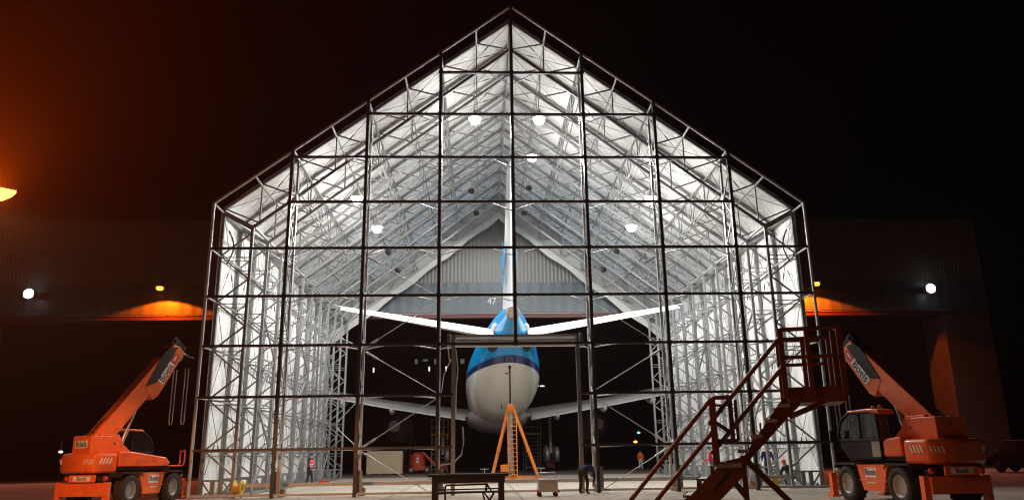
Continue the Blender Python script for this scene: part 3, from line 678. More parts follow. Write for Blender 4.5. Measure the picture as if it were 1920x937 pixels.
    m = MB(); m.prism([(blen * .54, .02), (blen * .62, -.22), (blen * .98, .06), (blen * .93, .34), (blen * .83, .38)], -.305, .305); bo(m).build('hose_guard', BK, bm_)
    m = MB()
    for k in range(4): m.lathe([(.0, .272), (.05, .272), (.05, .30), (0, .31)], (blen * (.6 + .05 * k), .1, 0), n=8)
    for x in (.28, .42, .75): m.box(blen * x, blen * x + .12, -.27, -.20, .2, .36)
    bo(m).build('clip_row', OR, bm_)
    m = MB(); m.path([(-.3, .1, .29), (.3, .12, .36), (1.2, .1, .31), (blen * .5, .08, .31)], .03); m.path([(-.3, -.05, .29), (.4, -.03, .4), (1.2, -.05, .31)], .03)
    m.path([(-.4, .1, .1), (-.5, .05, .45), (-.1, .0, .5), (.2, .05, .3)], .03); bo(m).build('hose', BK, bm_)
    dirx = math.atan2(.34, blen * .44)
    for s in (-1, 1):
        x0, x1 = blen * .63, blen * .97
        ca, sa = math.cos(dirx), math.sin(dirx)
        c = Vector((blen * .79, 0, -.26)); ex = Vector((ca, 0, sa)); ez = Vector((-sa, 0, ca))
        def plate(mm, a0, a1, h0, h1, y0, y1):
            pp = [c + ex * a + ez * h for a, h in ((a0, h0), (a1, h0), (a1, h1), (a0, h1))]
            mm.prism([(p.x, p.z) for p in pp], y0, y1)
        m = MB(); plate(m, -.75, .28, -.13, .15, s * .308, s * .316); pl = bo(m).build('label_plate', M['labelwhite'], bm_)
        m = MB(); plate(m, .30, .74, -.13, .15, s * .308, s * .315); plate(m, .36, .68, -.075, -.055, s * .316, s * .318); m.build('x', BK) if False else bo(m).build('red_plate', M['labelred'], bm_)
        m = MB(); plate(m, .40, .64, -.02, .05, s * .3155, s * .319); bo(m).build('small_label', M['labelwhite'], bm_)
        # lettering reads upwards on the right side and downwards on the left
        dx = ex * (1 if s < 0 else -1)
        text('lettering', 'Boels', B @ frame(c + ex * -.24 + ez * .01 + Vector((0, s * .319, 0)), dx, ez), .40, M['labelblack'], pl, .002, .004)
    m = MB(); m.tube((1.0, -.0, -.75), (blen * .46, 0, -.28), .06, 10); m.tube((.15, 0, -1.05), (1.1, 0, -.72), .09, 10)
    m2 = bo(m).build('lift_cylinder', M['stainless'], bm_)
    m = MB(); m.box(blen * .97, blen * 1.05, -.16, .16, -.3, .42); m.tube((blen * 1.02, -.25, .3), (blen * 1.02, .25, .3), .07, 10); m.tube((blen * 1.03, -.2, -.25), (blen * 1.03, .2, -.25), .08, 10); bo(m).build('boom_tip', BK, bm_)
    tip = Matrix.Translation(Vector(loc)) @ Matrix.Rotation(yaw, 4, 'Z') @ Matrix.Scale(.86, 4) @ B @ Vector((blen * 1.03, 0, -.3))
    m = MB(); lt = B @ Vector((blen * 1.03, 0, -.25))
    m.path([lt, lt + Vector((.05, -.05, -.2)), lt + Vector((.05, -.35, -.38)), lt + Vector((.08, -.55, -.42))], .05); m.path([lt, lt + Vector((.1, 0, -.35)), lt + Vector((.12, .05, -.5)), lt + Vector((.02, .1, -.55))], .045)
    m.build('hook', M['steel_dark'], bm_)
    return t, tip
def sling(p, ln, label, dx=.06):
    t = MB(); x, y, z = p
    pts = [(x - dx, y, z), (x - dx, y, z - ln + .1)] + [(x - dx * math.cos(a), y, z - ln + .1 - .1 * math.sin(a)) for a in (.5, 1.05, 1.57, 2.1, 2.6)] + [(x + dx, y, z - ln + .1), (x + dx, y, z)]
    t.path(pts, .022, 6); o = t.build('lifting_sling', M['grey']); return tag(o, label, 'sling', 'lifting slings hanging from the booms')
LT, tipL = telehandler((-14.18, -2.2, 0), R(80), R(57), (-1.5, 0, 2.6), R(52), 5.2, 'orange telehandler with raised boom left of the shelter, seen from behind', True)
RT, tipR = telehandler((10.72, -9.0, 0), R(95), R(107), (-1.5, 0, 2.5), R(43), 4.3, 'orange telehandler with its cab towards the steel steps, right of the shelter', False)
print('TIPS', tipL, tipR)
sling((-13.4, -.8, 4.9), 2.1, 'longer grey sling loop hanging from the left boom, away from the shelter')
sling((-12.95, -.8, 4.95), 2.15, 'grey sling loop hanging from the left boom, nearest the shelter edge')
sling((9.75, -7.4, 4.2), 2.05, 'grey sling loop hanging under the steps platform, farther from the boom')
sling((10.1, -7.4, 4.2), 2.5, 'grey sling loop hanging below the right boom tip')

# ------------------------------------------------------------------ steel access steps in the foreground
ST = empty('access_steps', (3.4, -19.4, 0), R(-19), 'brown steel access steps with handrails and a high railed platform', 'steps')
ST.scale = (1.0, 1, 1)
ox, oy = 3.4, -19.4
def q(x, y, z): return (x - ox, y - oy, z)
Yn, Yf = -19.4, -18.3
for y in (Yn, Yf):
    m = MB(); m.prism([(1.05 - ox, .06), (1.35 - ox, .0), (1.45 - ox, .0), (2.68 - ox, 1.16), (2.70 - ox, 1.42), (2.32 - ox, 1.33), (1.75 - ox, .78)], y - oy - .03, y - oy + .03); m.build('stringer', M['stair'], ST)
    m = MB(); m.prism([(2.45 - ox, 1.14), (2.68 - ox, 1.29), (3.45 - ox, 2.06), (3.6 - ox, 2.20), (3.42 - ox, 2.36), (3.32 - ox, 2.28)], y - oy + .05, y - oy + .10); m.build('upper_stringer', M['stair'], ST)
m = MB()
for x0, z0, x1, z1 in ((2.15, .88, 2.42, 1.18), (1.75, .38, 2.0, .62)): m = MB(); m.bar(q(x0, Yn - .032, z0), q(x1, Yn - .032, z1), .045, .004, up=(0, 1, 0)); m.build('slot', M['black'], ST)
for x, z in ((1.25, .27), (1.48, .54), (1.70, .81), (1.93, 1.06)):
    m = MB(); m.box(x - ox - .02, x - ox + .24, Yf - Yf + (Yn - oy) + .032, Yf - oy - .032, z - .02, z + .02)
    for k in range(10): y = Yn - oy + .08 + k * .105; m.box(x - ox - .03, x - ox - .02, y, y + .05, z - .03, z + .04)
    tr = m.build('tread', M['tread'], ST)
    m = MB(); m.box(x - ox + .2, x - ox + .22, Yn - oy + .04, Yf - oy - .04, z + .03, z + .22); m.build('riser', M['stair'], tr)
m = MB(); m.box(2.17 - ox, 2.62 - ox, Yn - oy - .05, Yf - oy + .05, 1.25, 1.31)
for k in range(22): m.box(2.19 - ox + .02 * k, 2.20 - ox + .02 * k, Yn - oy - .04, Yf - oy + .04, 1.31, 1.335)
m.build('landing', M['tread'], ST)
for x, z in ((2.60, 1.50), (2.82, 1.73), (3.06, 1.96), (3.28, 2.19)):
    m = MB(); m.box(x - ox - .03, x - ox + .15, Yn - oy - .02, Yf - oy + .02, z - .035, z + .02); tr = m.build('tread', M['tread'], ST)
    m = MB(); m.box(x - ox + .13, x - ox + .15, Yn - oy + .1, Yf - oy, z + .022, z + .2); m.build('riser', M['stair'], tr)
r_ = .036
def rail(pts, name='handrail', r=r_): m = MB(); m.path([q(*p) for p in pts], r, 8); return m.build(name, M['stair'], ST)
yr = Yn - .02
rail([(.88, yr, .8), (2.22, yr, 2.31), (2.3, yr, 2.34), (2.52, yr, 2.34)])
rail([(1.29, yr, .79), (2.23, yr, 1.82)])
rail([(2.16, yr + .05, 1.92), (3.39, yr + .05, 3.27)]); rail([(2.17, yr + .05, 1.46), (3.39, yr + .05, 2.80)])
m = MB(); m.bar(q(.55, yr, .3), q(.88, yr, .8), .07); m.bar(q(.95, yr, .35), q(1.29, yr, .79), .07); m.bar(q(.52, yr, 0), q(.55, yr, .42), .07); m.bar(q(.95, yr, 0), q(.95, yr, .5), .07); m.build('handrail_end', M['stair'], ST)
def post(x, y, z0, z1, w=.075): m = MB(); m.bar(q(x, y, z0), q(x, y, z1), w, w); return m.build('post', M['stair'], ST)
post(2.24, yr, 1.3, 2.33, .1)
m = MB(); m.bar(q(2.52, yr + .1, 1.66), q(2.52, yr + .1, 2.32), .07); m.bar(q(2.6, yr + .16, 1.66), q(2.6, yr + .16, 2.3), .05); m.bar(q(2.26, yr + .08, 1.66), q(2.6, yr + .1, 1.66), .06); m.bar(q(2.28, yr + .05, 1.94), q(2.55, yr + .1, 1.74), .06); m.bar(q(2.26, yr + .1, 2.22), q(2.55, yr + .1, 2.22), .04); m.build('gate', M['stair'], ST)
m = MB(); m.box(3.40 - ox, 4.27 - ox, Yn - oy - .02, Yf - oy + .02, 2.22, 2.46); m.build('platform', M['stair'], ST, .01)
for y, x0, x1, zt in ((Yn, 3.39, 4.27, 3.38), (Yf, 3.39, 4.27, 3.37)):
    for x in ([x0, x0 + .40, x0 + .88, x1] if y == Yn else [x0, x0 + .40, x0 + .88, x1]):
        post(x, y, 2.3, zt + .02, .085 if x in (x0, x1) else .07)
    rail([(x0, y, zt), (x1, y, zt)], 'guard_rail', .034); rail([(x0, y, zt - .45), (x1, y, zt - .45)], 'guard_rail', .03)
rail([(4.27, Yn, 3.38), (4.27, Yf, 3.37)], 'guard_rail', .034)
post(4.22, Yn + .25, 2.4, 3.36, .12); post(4.22, Yf - .2, 2.4, 3.3, .14)
for y in (Yn + .1, Yf - .1): m = MB(); m.bar(q(3.45, y, 2.03), q(4.02, y, 2.26), .07); m.build('platform_brace', M['stair'], ST)
for y in (Yn + .12, Yf - .12):
    m = MB(); m.bar(q(2.66, y, 0), q(2.64, y, 1.42), .075); m.build('leg', M['stair'], ST)
    m = MB(); m.bar(q(2.70, y + .03, 1.34), q(3.95, y + .03, .03), .085); m.build('leg', M['stair'], ST)
    m = MB(); m.bar(q(2.38, y - .03, 1.14), q(2.64, y, .78), .06); m.build('strut', M['stair'], ST)
m = MB()
for y in (Yn + .12, Yf - .12): m.bar(q(1.0, y, .04), q(4.1, y, .04), .09)
for x in (1.0, 2.66, 3.95): m.bar(q(x, Yn, .04), q(x, Yf, .04), .08)
m.build('base_frame', M['stair'], ST)

# ------------------------------------------------------------------ bench / rack in front
BN = empty('work_trestle', (-1.85, -6.4, 0), 0, 'dark brown steel work trestle with a low rack, in front of the gable', 'trestle')
m = MB(); m.box(-1.26, 1.26, -.35, .35, .86, .95); m.box(-1.12, 1.14, -.30, .30, .68, .859); m.build('table_top', M['bench'], BN, .012)
for s in (-1, 1):
    for y in (-.26, .26): m = MB(); m.box(s * 1.03 - .09, s * 1.03 + .09, y - .06, y + .06, 0, .679); m.build('leg', M['bench'], BN)
m = MB(); m.bar((-.95, .0, .38), (.95, .0, .40), .5, .05); m.bar((-.95, .25, .46), (.95, .25, .48), .04); m.build('shelf', M['bench'], BN)
m = MB(); m.bar((-.7, .1, .60), (.62, .1, .62), .05, .05); m.bar((-.7, .1, .60), (-.74, .1, .40), .05); m.bar((.58, .1, .62), (.55, .1, .41), .07); m.bar((.58, .1, .62), (.72, .1, .43), .05)
m.bar((.45, 0, .36), (.55, 0, 0), .05); m.bar((.80, 0, .36), (.60, 0, .05), .06); m.bar((.5, 0, .36), (.75, 0, .05), .05); m.bar((-.72, 0, .36), (-.72, 0, 0), .05); m.build('inner_rack', M['bench'], BN)

# ------------------------------------------------------------------ stainless cart, crate, lifts
CT = empty('tool_cart', (1.0, -1.9, 0), R(3), 'small stainless steel cart with push handle on the apron by the door opening', 'cart')
m = MB(); m.box(-.36, .36, -.25, .25, .16, .58); m.box(-.37, .37, -.26, .26, .57, .60); m.build('body', M['stainless'], CT, .012)
m = MB(); m.path([(-.35, .2, .58), (-.35, .2, .80), (-.31, .2, .84), (.31, .2, .84), (.35, .2, .80), (.35, .2, .58)], .018, 8); m.build('push_handle', M['stainless'], CT)
m = MB(); m.box(-.2, .2, -.256, -.251, .36, .46); m.build('label_plate', M['wood'], CT)
for x in (-.3, .3):
    for y in (-.2, .2):
        m = MB(); m.lathe([(0, -.02), (.07, -.02), (.075, 0), (.07, .02), (0, .02)], (x, y, .075), axis='y', n=16); m.box(x - .03, x + .03, y - .03, y + .03, .1, .16); m.build('caster', M['rubber'], CT)
for s in (-1, 1): m = MB(); m.box(s * .39 - .03, s * .39 + .03, -.27, -.2, .14, .24); m.build('corner_buffer', M['labelred'], CT)
CR = empty('wooden_crate', (-9.75, 38, 0), R(2), 'large pale plywood crate on the hangar floor', 'crate')
CR.scale = (.79, .79, .79)
m = MB(); m.box(-1.9, 1.9, -1.1, 1.1, .14, 2.5); m.build('panel', M['wood'], CR)
m = MB()
for y in (-1.12,):
    m.box(-1.92, 1.92, y - .03, y, .14, .32); m.box(-1.92, 1.92, y - .03, y, 2.34, 2.52)
    for x in (-1.92, 1.28, 1.76): m.box(x, x + .16, y - .028, y - .002, .32, 2.34)
m.build('batten', M['wood'], CR)
m = MB()
for x in (-1.6, -.5, .6, 1.6): m.box(x - .07, x + .07, -1.1, 1.1, 0, .139)
m.build('skid', M['woodblock'], CR)
BL = empty('boom_lift', (-6.9, 41, 0), R(0), 'red boom lift with folded arm beside the wooden crate', 'boom lift')
BL.scale = (.82, .82, .82)
m = MB(); m.box(-1.2, .9, -.7, .7, .35, .75); m.build('base', M['red'], BL, .05)
for x in (-1.0, .75):
    for y in (-.72, .72):
        m = MB(); m.smooth = True; m.lathe([(.15, -.12), (.36, -.12), (.38, 0), (.36, .12), (.15, .12)], (x, y, .38), axis='y', n=20, ring=True); w = m.build('wheel', M['rubber'], BL)
        m = MB(); m.lathe([(0, -.125), (.2, -.125), (.2, .125), (0, .125)], (x, y, .38), axis='y', n=16); m.build('rim', M['rim'], w)
m = MB(); m.loft([[Vector((-.35 + w * math.cos(a), .75 * w * math.sin(a), z)) for a in [2 * math.pi * k / 20 for k in range(20)]] for z, w in ((.76, .82), (1.4, .82), (1.95, .7), (2.25, .4))]); m.build('engine_cover', M['red'], BL)
text('number', '2', frame((-.35, -.64, 1.42), (1, 0, 0), (0, 0, 1)), .75, M['labelwhite'], BL, .01, .01)
m = MB(); m.bar((.2, 0, 2.3), (1.9, 0, .6), .18, .22); m.bar((1.9, 0, .6), (2.8, 0, .75), .14, .18); m.build('arm', M['red'], BL)
m = MB()
for x in (2.0, 2.9):
    for y in (-.4, .4): m.bar((x, y, .5), (x, y, 1.65), .05)
for z in (.55, 1.1, 1.65):
    for y in (-.4, .4): m.bar((2.0, y, z), (2.9, y, z), .045)
    for x in (2.0, 2.9): m.bar((x, -.4, z), (x, .4, z), .045)
m.build('basket', M['red'], BL)
SL = empty('scissor_lift', (5.75, 52, 0), 0, 'red scissor lift parked in the dark hangar right of the tail jack', 'scissor lift')
SL.scale = (.82, .82, .82)
m = MB(); m.box(-.55, .55, -1, 1, .2, 1.55); m.build('base', M['red'], SL, .03)
for x in (-.5, .5):
    for y in (-.7, .7): m = MB(); m.lathe([(0, -.08), (.2, -.08), (.2, .08), (0, .08)], (x, y, .2), axis='x', n=14); m.build('wheel', M['rubber'], SL)
m = MB(); m.box(-.72, .72, -1.1, 1.1, 1.56, 1.9)
for x in (-.7, .7):
    for y in (-1.05, 0, 1.05): m.bar((x, y, 1.9), (x, y, 3.1), .09)
for z in (2.5, 3.08):
    for x in (-.7, .7): m.bar((x, -1.05, z), (x, 1.05, z), .06)
    for y in (-1.05, 1.05): m.bar((-.7, y, z), (.7, y, z), .07 if z > 3 else .04)
m.build('basket', M['red'], SL)
for x in (-.3, .12): m = MB(); m.box(x - .07, x + .07, -1.012, -1.003, .5, .62); m.build('reflector', M['labelwhite'], SL)
m = MB(); m.box(-.62, -.3, -1.12, -1.09, 2.6, 3.0); m.build('sign_plate', M['labelwhite'], SL)
# work platform steps far in
def platform(loc, rz, label, mt):
    t = empty('work_platform', loc, rz, label, 'platform', 'work platforms around the airliner')
    m = MB()
    for x in (-.75, .75):
        for y in (-.6, .6): m.bar((x, y, 0), (x, y, 3.4), .07)
    for k in range(9): z = .3 + k * .35; m.bar((-.75, -.6, z), (.75, -.6, z), .06)
    m.build('frame', M['steel_dark'], t)
    m = MB(); m.box(-.85, .85, -.8, .8, 3.4, 3.6); m.build('deck', mt, t)
    m = MB()
    for x in (-.8, 0, .8):
        for y in (-.75, .75): m.bar((x, y, 3.6), (x, y, 4.9), .05)
    for z in (4.2, 4.9):
        for y in (-.75, .75): m.bar((-.8, y, z), (.8, y, z), .05)
        for x in (-.8, .8): m.bar((x, -.75, z), (x, .75, z), .05)
    m.build('guard_rail', mt, t)
platform((-5.4, 44.5, 0), 0, 'yellow railed work platform under the left wing', M['yellow'])
platform((3.6, 47, 0), R(8), 'grey stepped work platform right of the tail jack', M['steel_dark'])
# supply hose curling down under the belly
m = MB(); m.path([(-3.0, 36, 3.9), (-2.9, 36, 2.6), (-3.1, 35.8, 1.6), (-3.8, 35.6, .9), (-4.8, 35.5, .75), (-5.2, 35.5, .72)], .08, 8); tag(m.build('supply_hose', M['grey']), 'pale hose curling down under the airliner belly', 'hose')
# small far lamps
def small_lamp(name, loc, r, mt, label, cat='lamp', group=None):
    t = empty(name, loc, 0, label, cat, group)
    m = MB(); m.smooth = True; m.lathe([(0, -r * .6), (r * .8, -r * .4), (r, 0), (r * .7, r * .5), (0, r * .6)], n=12); m.build('bulb', mt, t)
    m = MB(); m.tube((0, 0, r * .5), (0, 0, r * .5 + .8), .03); m.build('stem', M['steel_dark'], t)
for x, z, lb in ((-16.1, 13.1, 'small white lamp in the dark hangar, farthest left'), (-8.5, 13.2, 'small white lamp in the dark hangar, left of the door post'), (-6.2, 13.2, 'small white lamp in the dark hangar, nearest left of the tail'),):
    t = empty('hanging_lamp', (x, 75, z), 0, lb, 'lamp', 'small hanging lamps in the hangar')
    m = MB(); m.tube((0, 0, -.4), (0, 0, .2), .10, 10); m.build('tube', M['dim_white'], t); m = MB(); m.tube((0, 0, .3), (0, 0, 1.2), .03); m.build('stem', M['steel_dark'], t)
for x, lb in ((-2.45, 'twin white work lamp seen left of the fuselage'), (6.6, 'twin white work lamp seen right of the fuselage')):
    t = empty('work_lamp', (x, 75, 10.6), 0, lb, 'lamp', 'twin work lamps in the hangar')
    for dx in (-.4, .4): m = MB(); m.smooth = True; m.lathe([(0, -.1), (.32, -.05), (.32, .05), (0, .1)], (dx, 0, 0), n=14); m.build('lens', M['dim_white'], t)
    m = MB(); m.bar((-.5, 0, .15), (.5, 0, .15), .08); m.tube((0, 0, .15), (0, 0, 1.5), .03); m.build('bracket', M['steel_dark'], t)
small_lamp('signal_lamp', (20.0, 75, 4.2), .22, M['dim_green'], 'tiny green lamp deep in the hangar on the right')
small_lamp('signal_lamp', (19.5, 75, 3.0), .26, M['dim_orange'], 'tiny amber lamp deep in the hangar, below the green one')
small_lamp('yard_lamp', (-32.6, 28.6, 2.2), .16, M['dim_white'], 'tiny white lamp low in the dark doorway left of the telehandler')

# ground clutter by the gable
def trunk(loc, rz):
    t = MB(); t.box(-.28, .28, -.14, .14, .0, .2); t.box(-.28, .28, -.14, .14, .205, .26); t.path([(-.1, 0, .26), (-.1, 0, .32), (.1, 0, .32), (.1, 0, .26)], .015)
    o = t.build('toolbox', M['red'], None, .01); o.location = loc; o.rotation_euler.z = rz; return tag(o, 'small red toolbox on the ground near the man in the orange vest', 'toolbox')
trunk((-10.3, 14.0, 0), .3)
m = MB(); m.lathe([(.1, -.16), (.34, -.16), (.34, -.12), (.18, -.12), (.18, .12), (.34, .12), (.34, .16), (.1, .16)], (0, 0, .34), axis='x', n=20, ring=True); o = m.build('cable_reel', M['yellow']); o.location = (-11.1, .75, 0); tag(o, 'yellow cable reel at the foot of the gable, left end', 'reel')
m = MB(); m.box(-.16, .16, -.12, .12, 0, .42); m.tube((0, 0, .42), (0, 0, .5), .05, 8); o = m.build('jerrycan', M['yellow'], None, .02); o.location = (10.9, 1.7, 0); tag(o, 'pale yellow canister behind the column at the right end of the gable', 'canister')
# trestle inside at right that the man in blue stands behind
TR = empty('steel_trestle', (11.0, 4.2, 0), R(8), 'grey steel trestle in front of the man in the blue jacket', 'trestle')
m = MB(); m.bar((-.9, 0, .8), (.9, 0, .8), .3, .08); m.build('top', M['steel'], TR)
for x in (-.8, .8): m = MB(); m.bar((x, -.1, 0), (x, 0, .76), .07); m.bar((x * .2, .1, 0), (x, 0, .74), .05); m.build('leg', M['steel'], TR)
# dark parked vehicles right of the telehandler
def parked(loc, rz, label):
    t = empty('parked_van', loc, rz, label, 'van')
    m = MB(); m.prism([(-2.5, .4), (2.5, .4), (2.55, .95), (1.9, 1.1), (1.2, 1.95), (-2.45, 2.0)], -.95, .95); m.build('body', M['black'], t, .08, 3)
    m = MB(); m.prism([(1.75, 1.16), (1.18, 1.85), (.4, 1.85), (.4, 1.16)], -.957, .957); m.build('window', M['glass'], t)
    for x in (-1.6, 1.6):
        for s in (-1, 1): m = MB(); m.lathe([(0, -.1), (.3, -.1), (.33, 0), (.3, .1), (0, .1)], (x, s * .88, .34), axis='y', n=18); m.build('wheel', M['rubber'], t)
    for s in (-1, 1): m = MB(); m.box(2.5, 2.57, s * .7 - .15, s * .7 + .15, .75, .88); m.build('headlight', M['stainless'], t)
parked((32.5, 16, 0), R(120), 'dark van parked in shadow at the right edge')
parked((28.5, 21, 0), R(95), 'dark van parked in shadow behind the right telehandler')

# ------------------------------------------------------------------ people
def person(loc, yaw, label, pose, cols, extra=None):
    """one skinned body; pose gives joint positions (x forward, y left, z up)"""
    J = dict(pose)
    order = ['pelvis', 'waist', 'chest', 'neck', 'head0', 'head1', 'sl', 'el', 'wl', 'sr', 'er', 'wr', 'hl', 'kl', 'al', 'tl', 'hr', 'kr', 'ar', 'tr']
    rad = dict(pelvis=.15, waist=.14, chest=.17, neck=.06, head0=.085, head1=.09, sl=.085, el=.058, wl=.042, sr=.085, er=.058, wr=.042, hl=.105, kl=.07, al=.05, tl=.045, hr=.105, kr=.07, ar=.05, tr=.045)
    edges = [('pelvis', 'waist'), ('waist', 'chest'), ('chest', 'neck'), ('neck', 'head0'), ('head0', 'head1'), ('chest', 'sl'), ('sl', 'el'), ('el', 'wl'), ('chest', 'sr'), ('sr', 'er'), ('er', 'wr'), ('pelvis', 'hl'), ('hl', 'kl'), ('kl', 'al'), ('al', 'tl'), ('pelvis', 'hr'), ('hr', 'kr'), ('kr', 'ar'), ('ar', 'tr')]
    pts = [Vector(J[k]) for k in order]; rr = [rad[k] for k in order]; idx = {k: i for i, k in enumerate(order)}
    ed = [(idx[a], idx[c]) for a, c in edges]
    for sd in ('l', 'r'):
        w = Vector(J['w' + sd]); d = (w - Vector(J['e' + sd])).normalized(); side = d.cross(Vector((1, .2, .1))).normalized()
        pts.append(w + d * .07); rr.append(.036); ed.append((idx['w' + sd], len(pts) - 1)); pi = len(pts) - 1
        for f in range(4):
            o = side * (.018 * (f - 1.5)); ln = (.07, .085, .08, .06)[f]
            pts.append(w + d * .10 + o); rr.append(.0095); ed.append((pi, len(pts) - 1))
            pts.append(w + d * (.10 + ln * .55) + o + Vector((.012, 0, 0))); rr.append(.009); ed.append((len(pts) - 2, len(pts) - 1))
            pts.append(w + d * (.10 + ln) + o + Vector((.03, 0, 0))); rr.append(.0075); ed.append((len(pts) - 2, len(pts) - 1))
        pts.append(w + d * .06 + side * .045 + Vector((.02, 0, 0))); rr.append(.011); ed.append((pi, len(pts) - 1))
        pts.append(w + d * .10 + side * .055 + Vector((.035, 0, 0))); rr.append(.009); ed.append((len(pts) - 2, len(pts) - 1))
    me = bpy.data.meshes.new('person'); me.from_pydata([tuple(p) for p in pts], ed, [])
    o = bpy.data.objects.new('person_src', me); COL.objects.link(o)
    sk = o.modifiers.new('skin', 'SKIN')
    for i, v in enumerate(me.skin_vertices[0].data): v.radius = (rr[i], rr[i]); v.use_root = (i == 0)
    ss = o.modifiers.new('sub', 'SUBSURF'); ss.levels = 2; ss.render_levels = 2
    dg = bpy.context.evaluated_depsgraph_get(); nm = bpy.data.meshes.new_from_object(o.evaluated_get(dg)); bpy.data.objects.remove(o)
    nm.name = 'person'
    for c in cols: nm.materials.append(c)           # skin, jacket, trousers, boots
    hd = Vector(J['head1']); nk = Vector(J['neck'])
    def seg(p, a, c): a = Vector(a); c = Vector(c); d = c - a; u = max(0, min(1, (p - a).dot(d) / d.length_squared)); return (p - a - d * u).length
    lower = [(J['pelvis'], J['hl']), (J['pelvis'], J['hr']), (J['hl'], J['kl']), (J['kl'], J['al']), (J['hr'], J['kr']), (J['kr'], J['ar'])]
    uppr = [(J['waist'], J['chest']), (J['chest'], J['neck']), (J['sl'], J['el']), (J['el'], J['wl']), (J['sr'], J['er']), (J['er'], J['wr']), (J['chest'], J['sl']), (J['chest'], J['sr'])]
    skin = [(J['neck'], J['head0']), (J['head0'], J['head1'])] + [(Vector(J['w' + s]) + (Vector(J['w' + s]) - Vector(J['e' + s])).normalized() * .04, Vector(J['w' + s]) + (Vector(J['w' + s]) - Vector(J['e' + s])).normalized() * .2) for s in 'lr']
    boot = [(J['al'], J['tl']), (J['ar'], J['tr'])]
    for p in nm.polygons:
        c = p.center; ds = [min(seg(c, *e) for e in g) for g in (skin, uppr, lower, boot)]; p.material_index = ds.index(min(ds)); p.use_smooth = True
    # face: eyes and nose
    b = bpy.data.objects.new('person', nm); COL.objects.link(b); b.location = loc; b.rotation_euler.z = yaw
    tag(b, label, 'person', 'people working at the shelter')
    up = (Vector(J['head1']) - Vector(J['head0'])).normalized(); fw = Vector(J.get('face', (1, 0, 0))).normalized(); lf = up.cross(fw).normalized()
    mid = Vector(J['head0']).lerp(hd, .55)
    m = MB(); m.smooth = True
    for s in (-1, 1):
        c = mid + fw * .088 + lf * (.032 * s) + up * .01; m.lathe([(0, -.011), (.011, 0), (0, .011)], c, n=8)
    m.build('eyes', M['labelblack'], b)
    m = MB(); a = mid + fw * .085 + up * .005; m.add([a + lf * .012 - up * .045, a - lf * .012 - up * .045, a + fw * .03 - up * .04, a], [(0, 1, 2), (0, 2, 3), (1, 3, 2), (0, 3, 1)]); m.build('nose', cols[0], b)
    # hat / hair cap
    m = MB(); m.smooth = True; rings = []
    for k in range(6):
        t = k / 5; r = .108 * math.cos(t * 1.45); z = .115 * math.sin(t * 1.45)
        rings.append([mid + up * (.035 + z) - fw * .012 + (fw * math.cos(a) + lf * math.sin(a) * .88) * r for a in [2 * math.pi * i / 14 for i in range(14)]])
    m.loft(rings); m.build('hat' if extra and extra.get('hat') else 'hair', extra['cap'] if extra and extra.get('cap') else M['labelblack'], b)
    if extra and extra.get('vest'):
        m = MB(); m.smooth = True; rings = []
        w0, c0 = Vector(J['pelvis']).lerp(Vector(J['waist']), .3), Vector(J['chest']).lerp(Vector(J['neck']), .45)
        ax = (c0 - w0).normalized(); f2 = (fw - ax * fw.dot(ax)).normalized(); l2 = ax.cross(f2)
        for t, rf, rl in ((0, .165, .2), (.35, .16, .19), (.7, .18, .225), (.88, .165, .22), (1.0, .11, .15)):
            rings.append([w0.lerp(c0, t) + f2 * math.cos(a) * rf + l2 * math.sin(a) * rl for a in [2 * math.pi * i / 18 for i in range(18)]])
        m.loft(rings, cap=False); v = m.build('vest', extra['vest'], b)
        m = MB(); m.smooth = True
        for t0 in (.15, .4):
            m.loft([[w0.lerp(c0, t) + f2 * math.cos(a) * .185 + l2 * math.sin(a) * .215 for a in [2 * math.pi * i / 18 for i in range(18)]] for t in (t0, t0 + .09)], cap=False)
        m.build('reflective_band', M['labelwhite'], v)
    return b
def stand(step=.0, lean=.0, arm=.0, look=(1, 0, 0)):
    return dict(pelvis=(0, 0, .95), waist=(lean * .3, 0, 1.1), chest=(lean * .8, 0, 1.33), neck=(lean, 0, 1.50), head0=(lean + .02, 0, 1.58), head1=(lean + .03, 0, 1.68), sl=(lean * .9, .19, 1.42), el=(lean * .9 - .03 + arm * .1, .25, 1.14), wl=(lean * .9 + .06 + arm * .5, .22, .92 + arm * .25), sr=(lean * .9, -.19, 1.42), er=(lean * .9 - .05 + arm * .1, -.25, 1.14), wr=(lean * .9 + .05 + arm * .5, -.22, .92 + arm * .25),
                hl=(0, .095, .90), kl=(step * .55 + .02, .1, .5), al=(step, .1, .09), tl=(step + .15, .11, .05), hr=(0, -.095, .90), kr=(-step * .3 + .03, -.1, .5), ar=(-step, -.1, .09), tr=(-step + .15, -.11, .05), face=look)
PS = mat('skin', (.48, .27, .19), .55); NAVY = mat('navy_cloth', (.018, .026, .12), .85, bump=.2, bscale=20); DARK = mat('dark_cloth', (.02, .02, .024), .85, bump=.2, bscale=20)
HVO = mat('orange_vest', (.80, .10, .03), .7); REDJ = mat('red_jacket', (.55, .02, .05), .75, bump=.2, bscale=20); HVY = mat('yellow_vest', (.72, .78, .05), .7); GREYC = mat('grey_cloth', (.10, .11, .14), .85); PALE = mat('pale_cloth', (.5, .48, .45), .8)
person((-11.05, 13.6, 0), R(-15), 'person in orange vest and blue hood at the left wall', stand(.14, .06, .1), [PS, NAVY, DARK, DARK], dict(cap=NAVY, hat=True, vest=HVO))
person((11.0, 11.0, 0), R(160), 'person in red jacket with yellow collar behind the steps', stand(.06, .08, .5), [PS, REDJ, GREYC, DARK], dict(cap=M['labelblack']))
person((12.1, 5.6, 0), R(-110), 'person in dark blue jacket behind the grey trestle', stand(.03, .1, .55), [PS, NAVY, DARK, DARK], dict(cap=M['labelblack']))
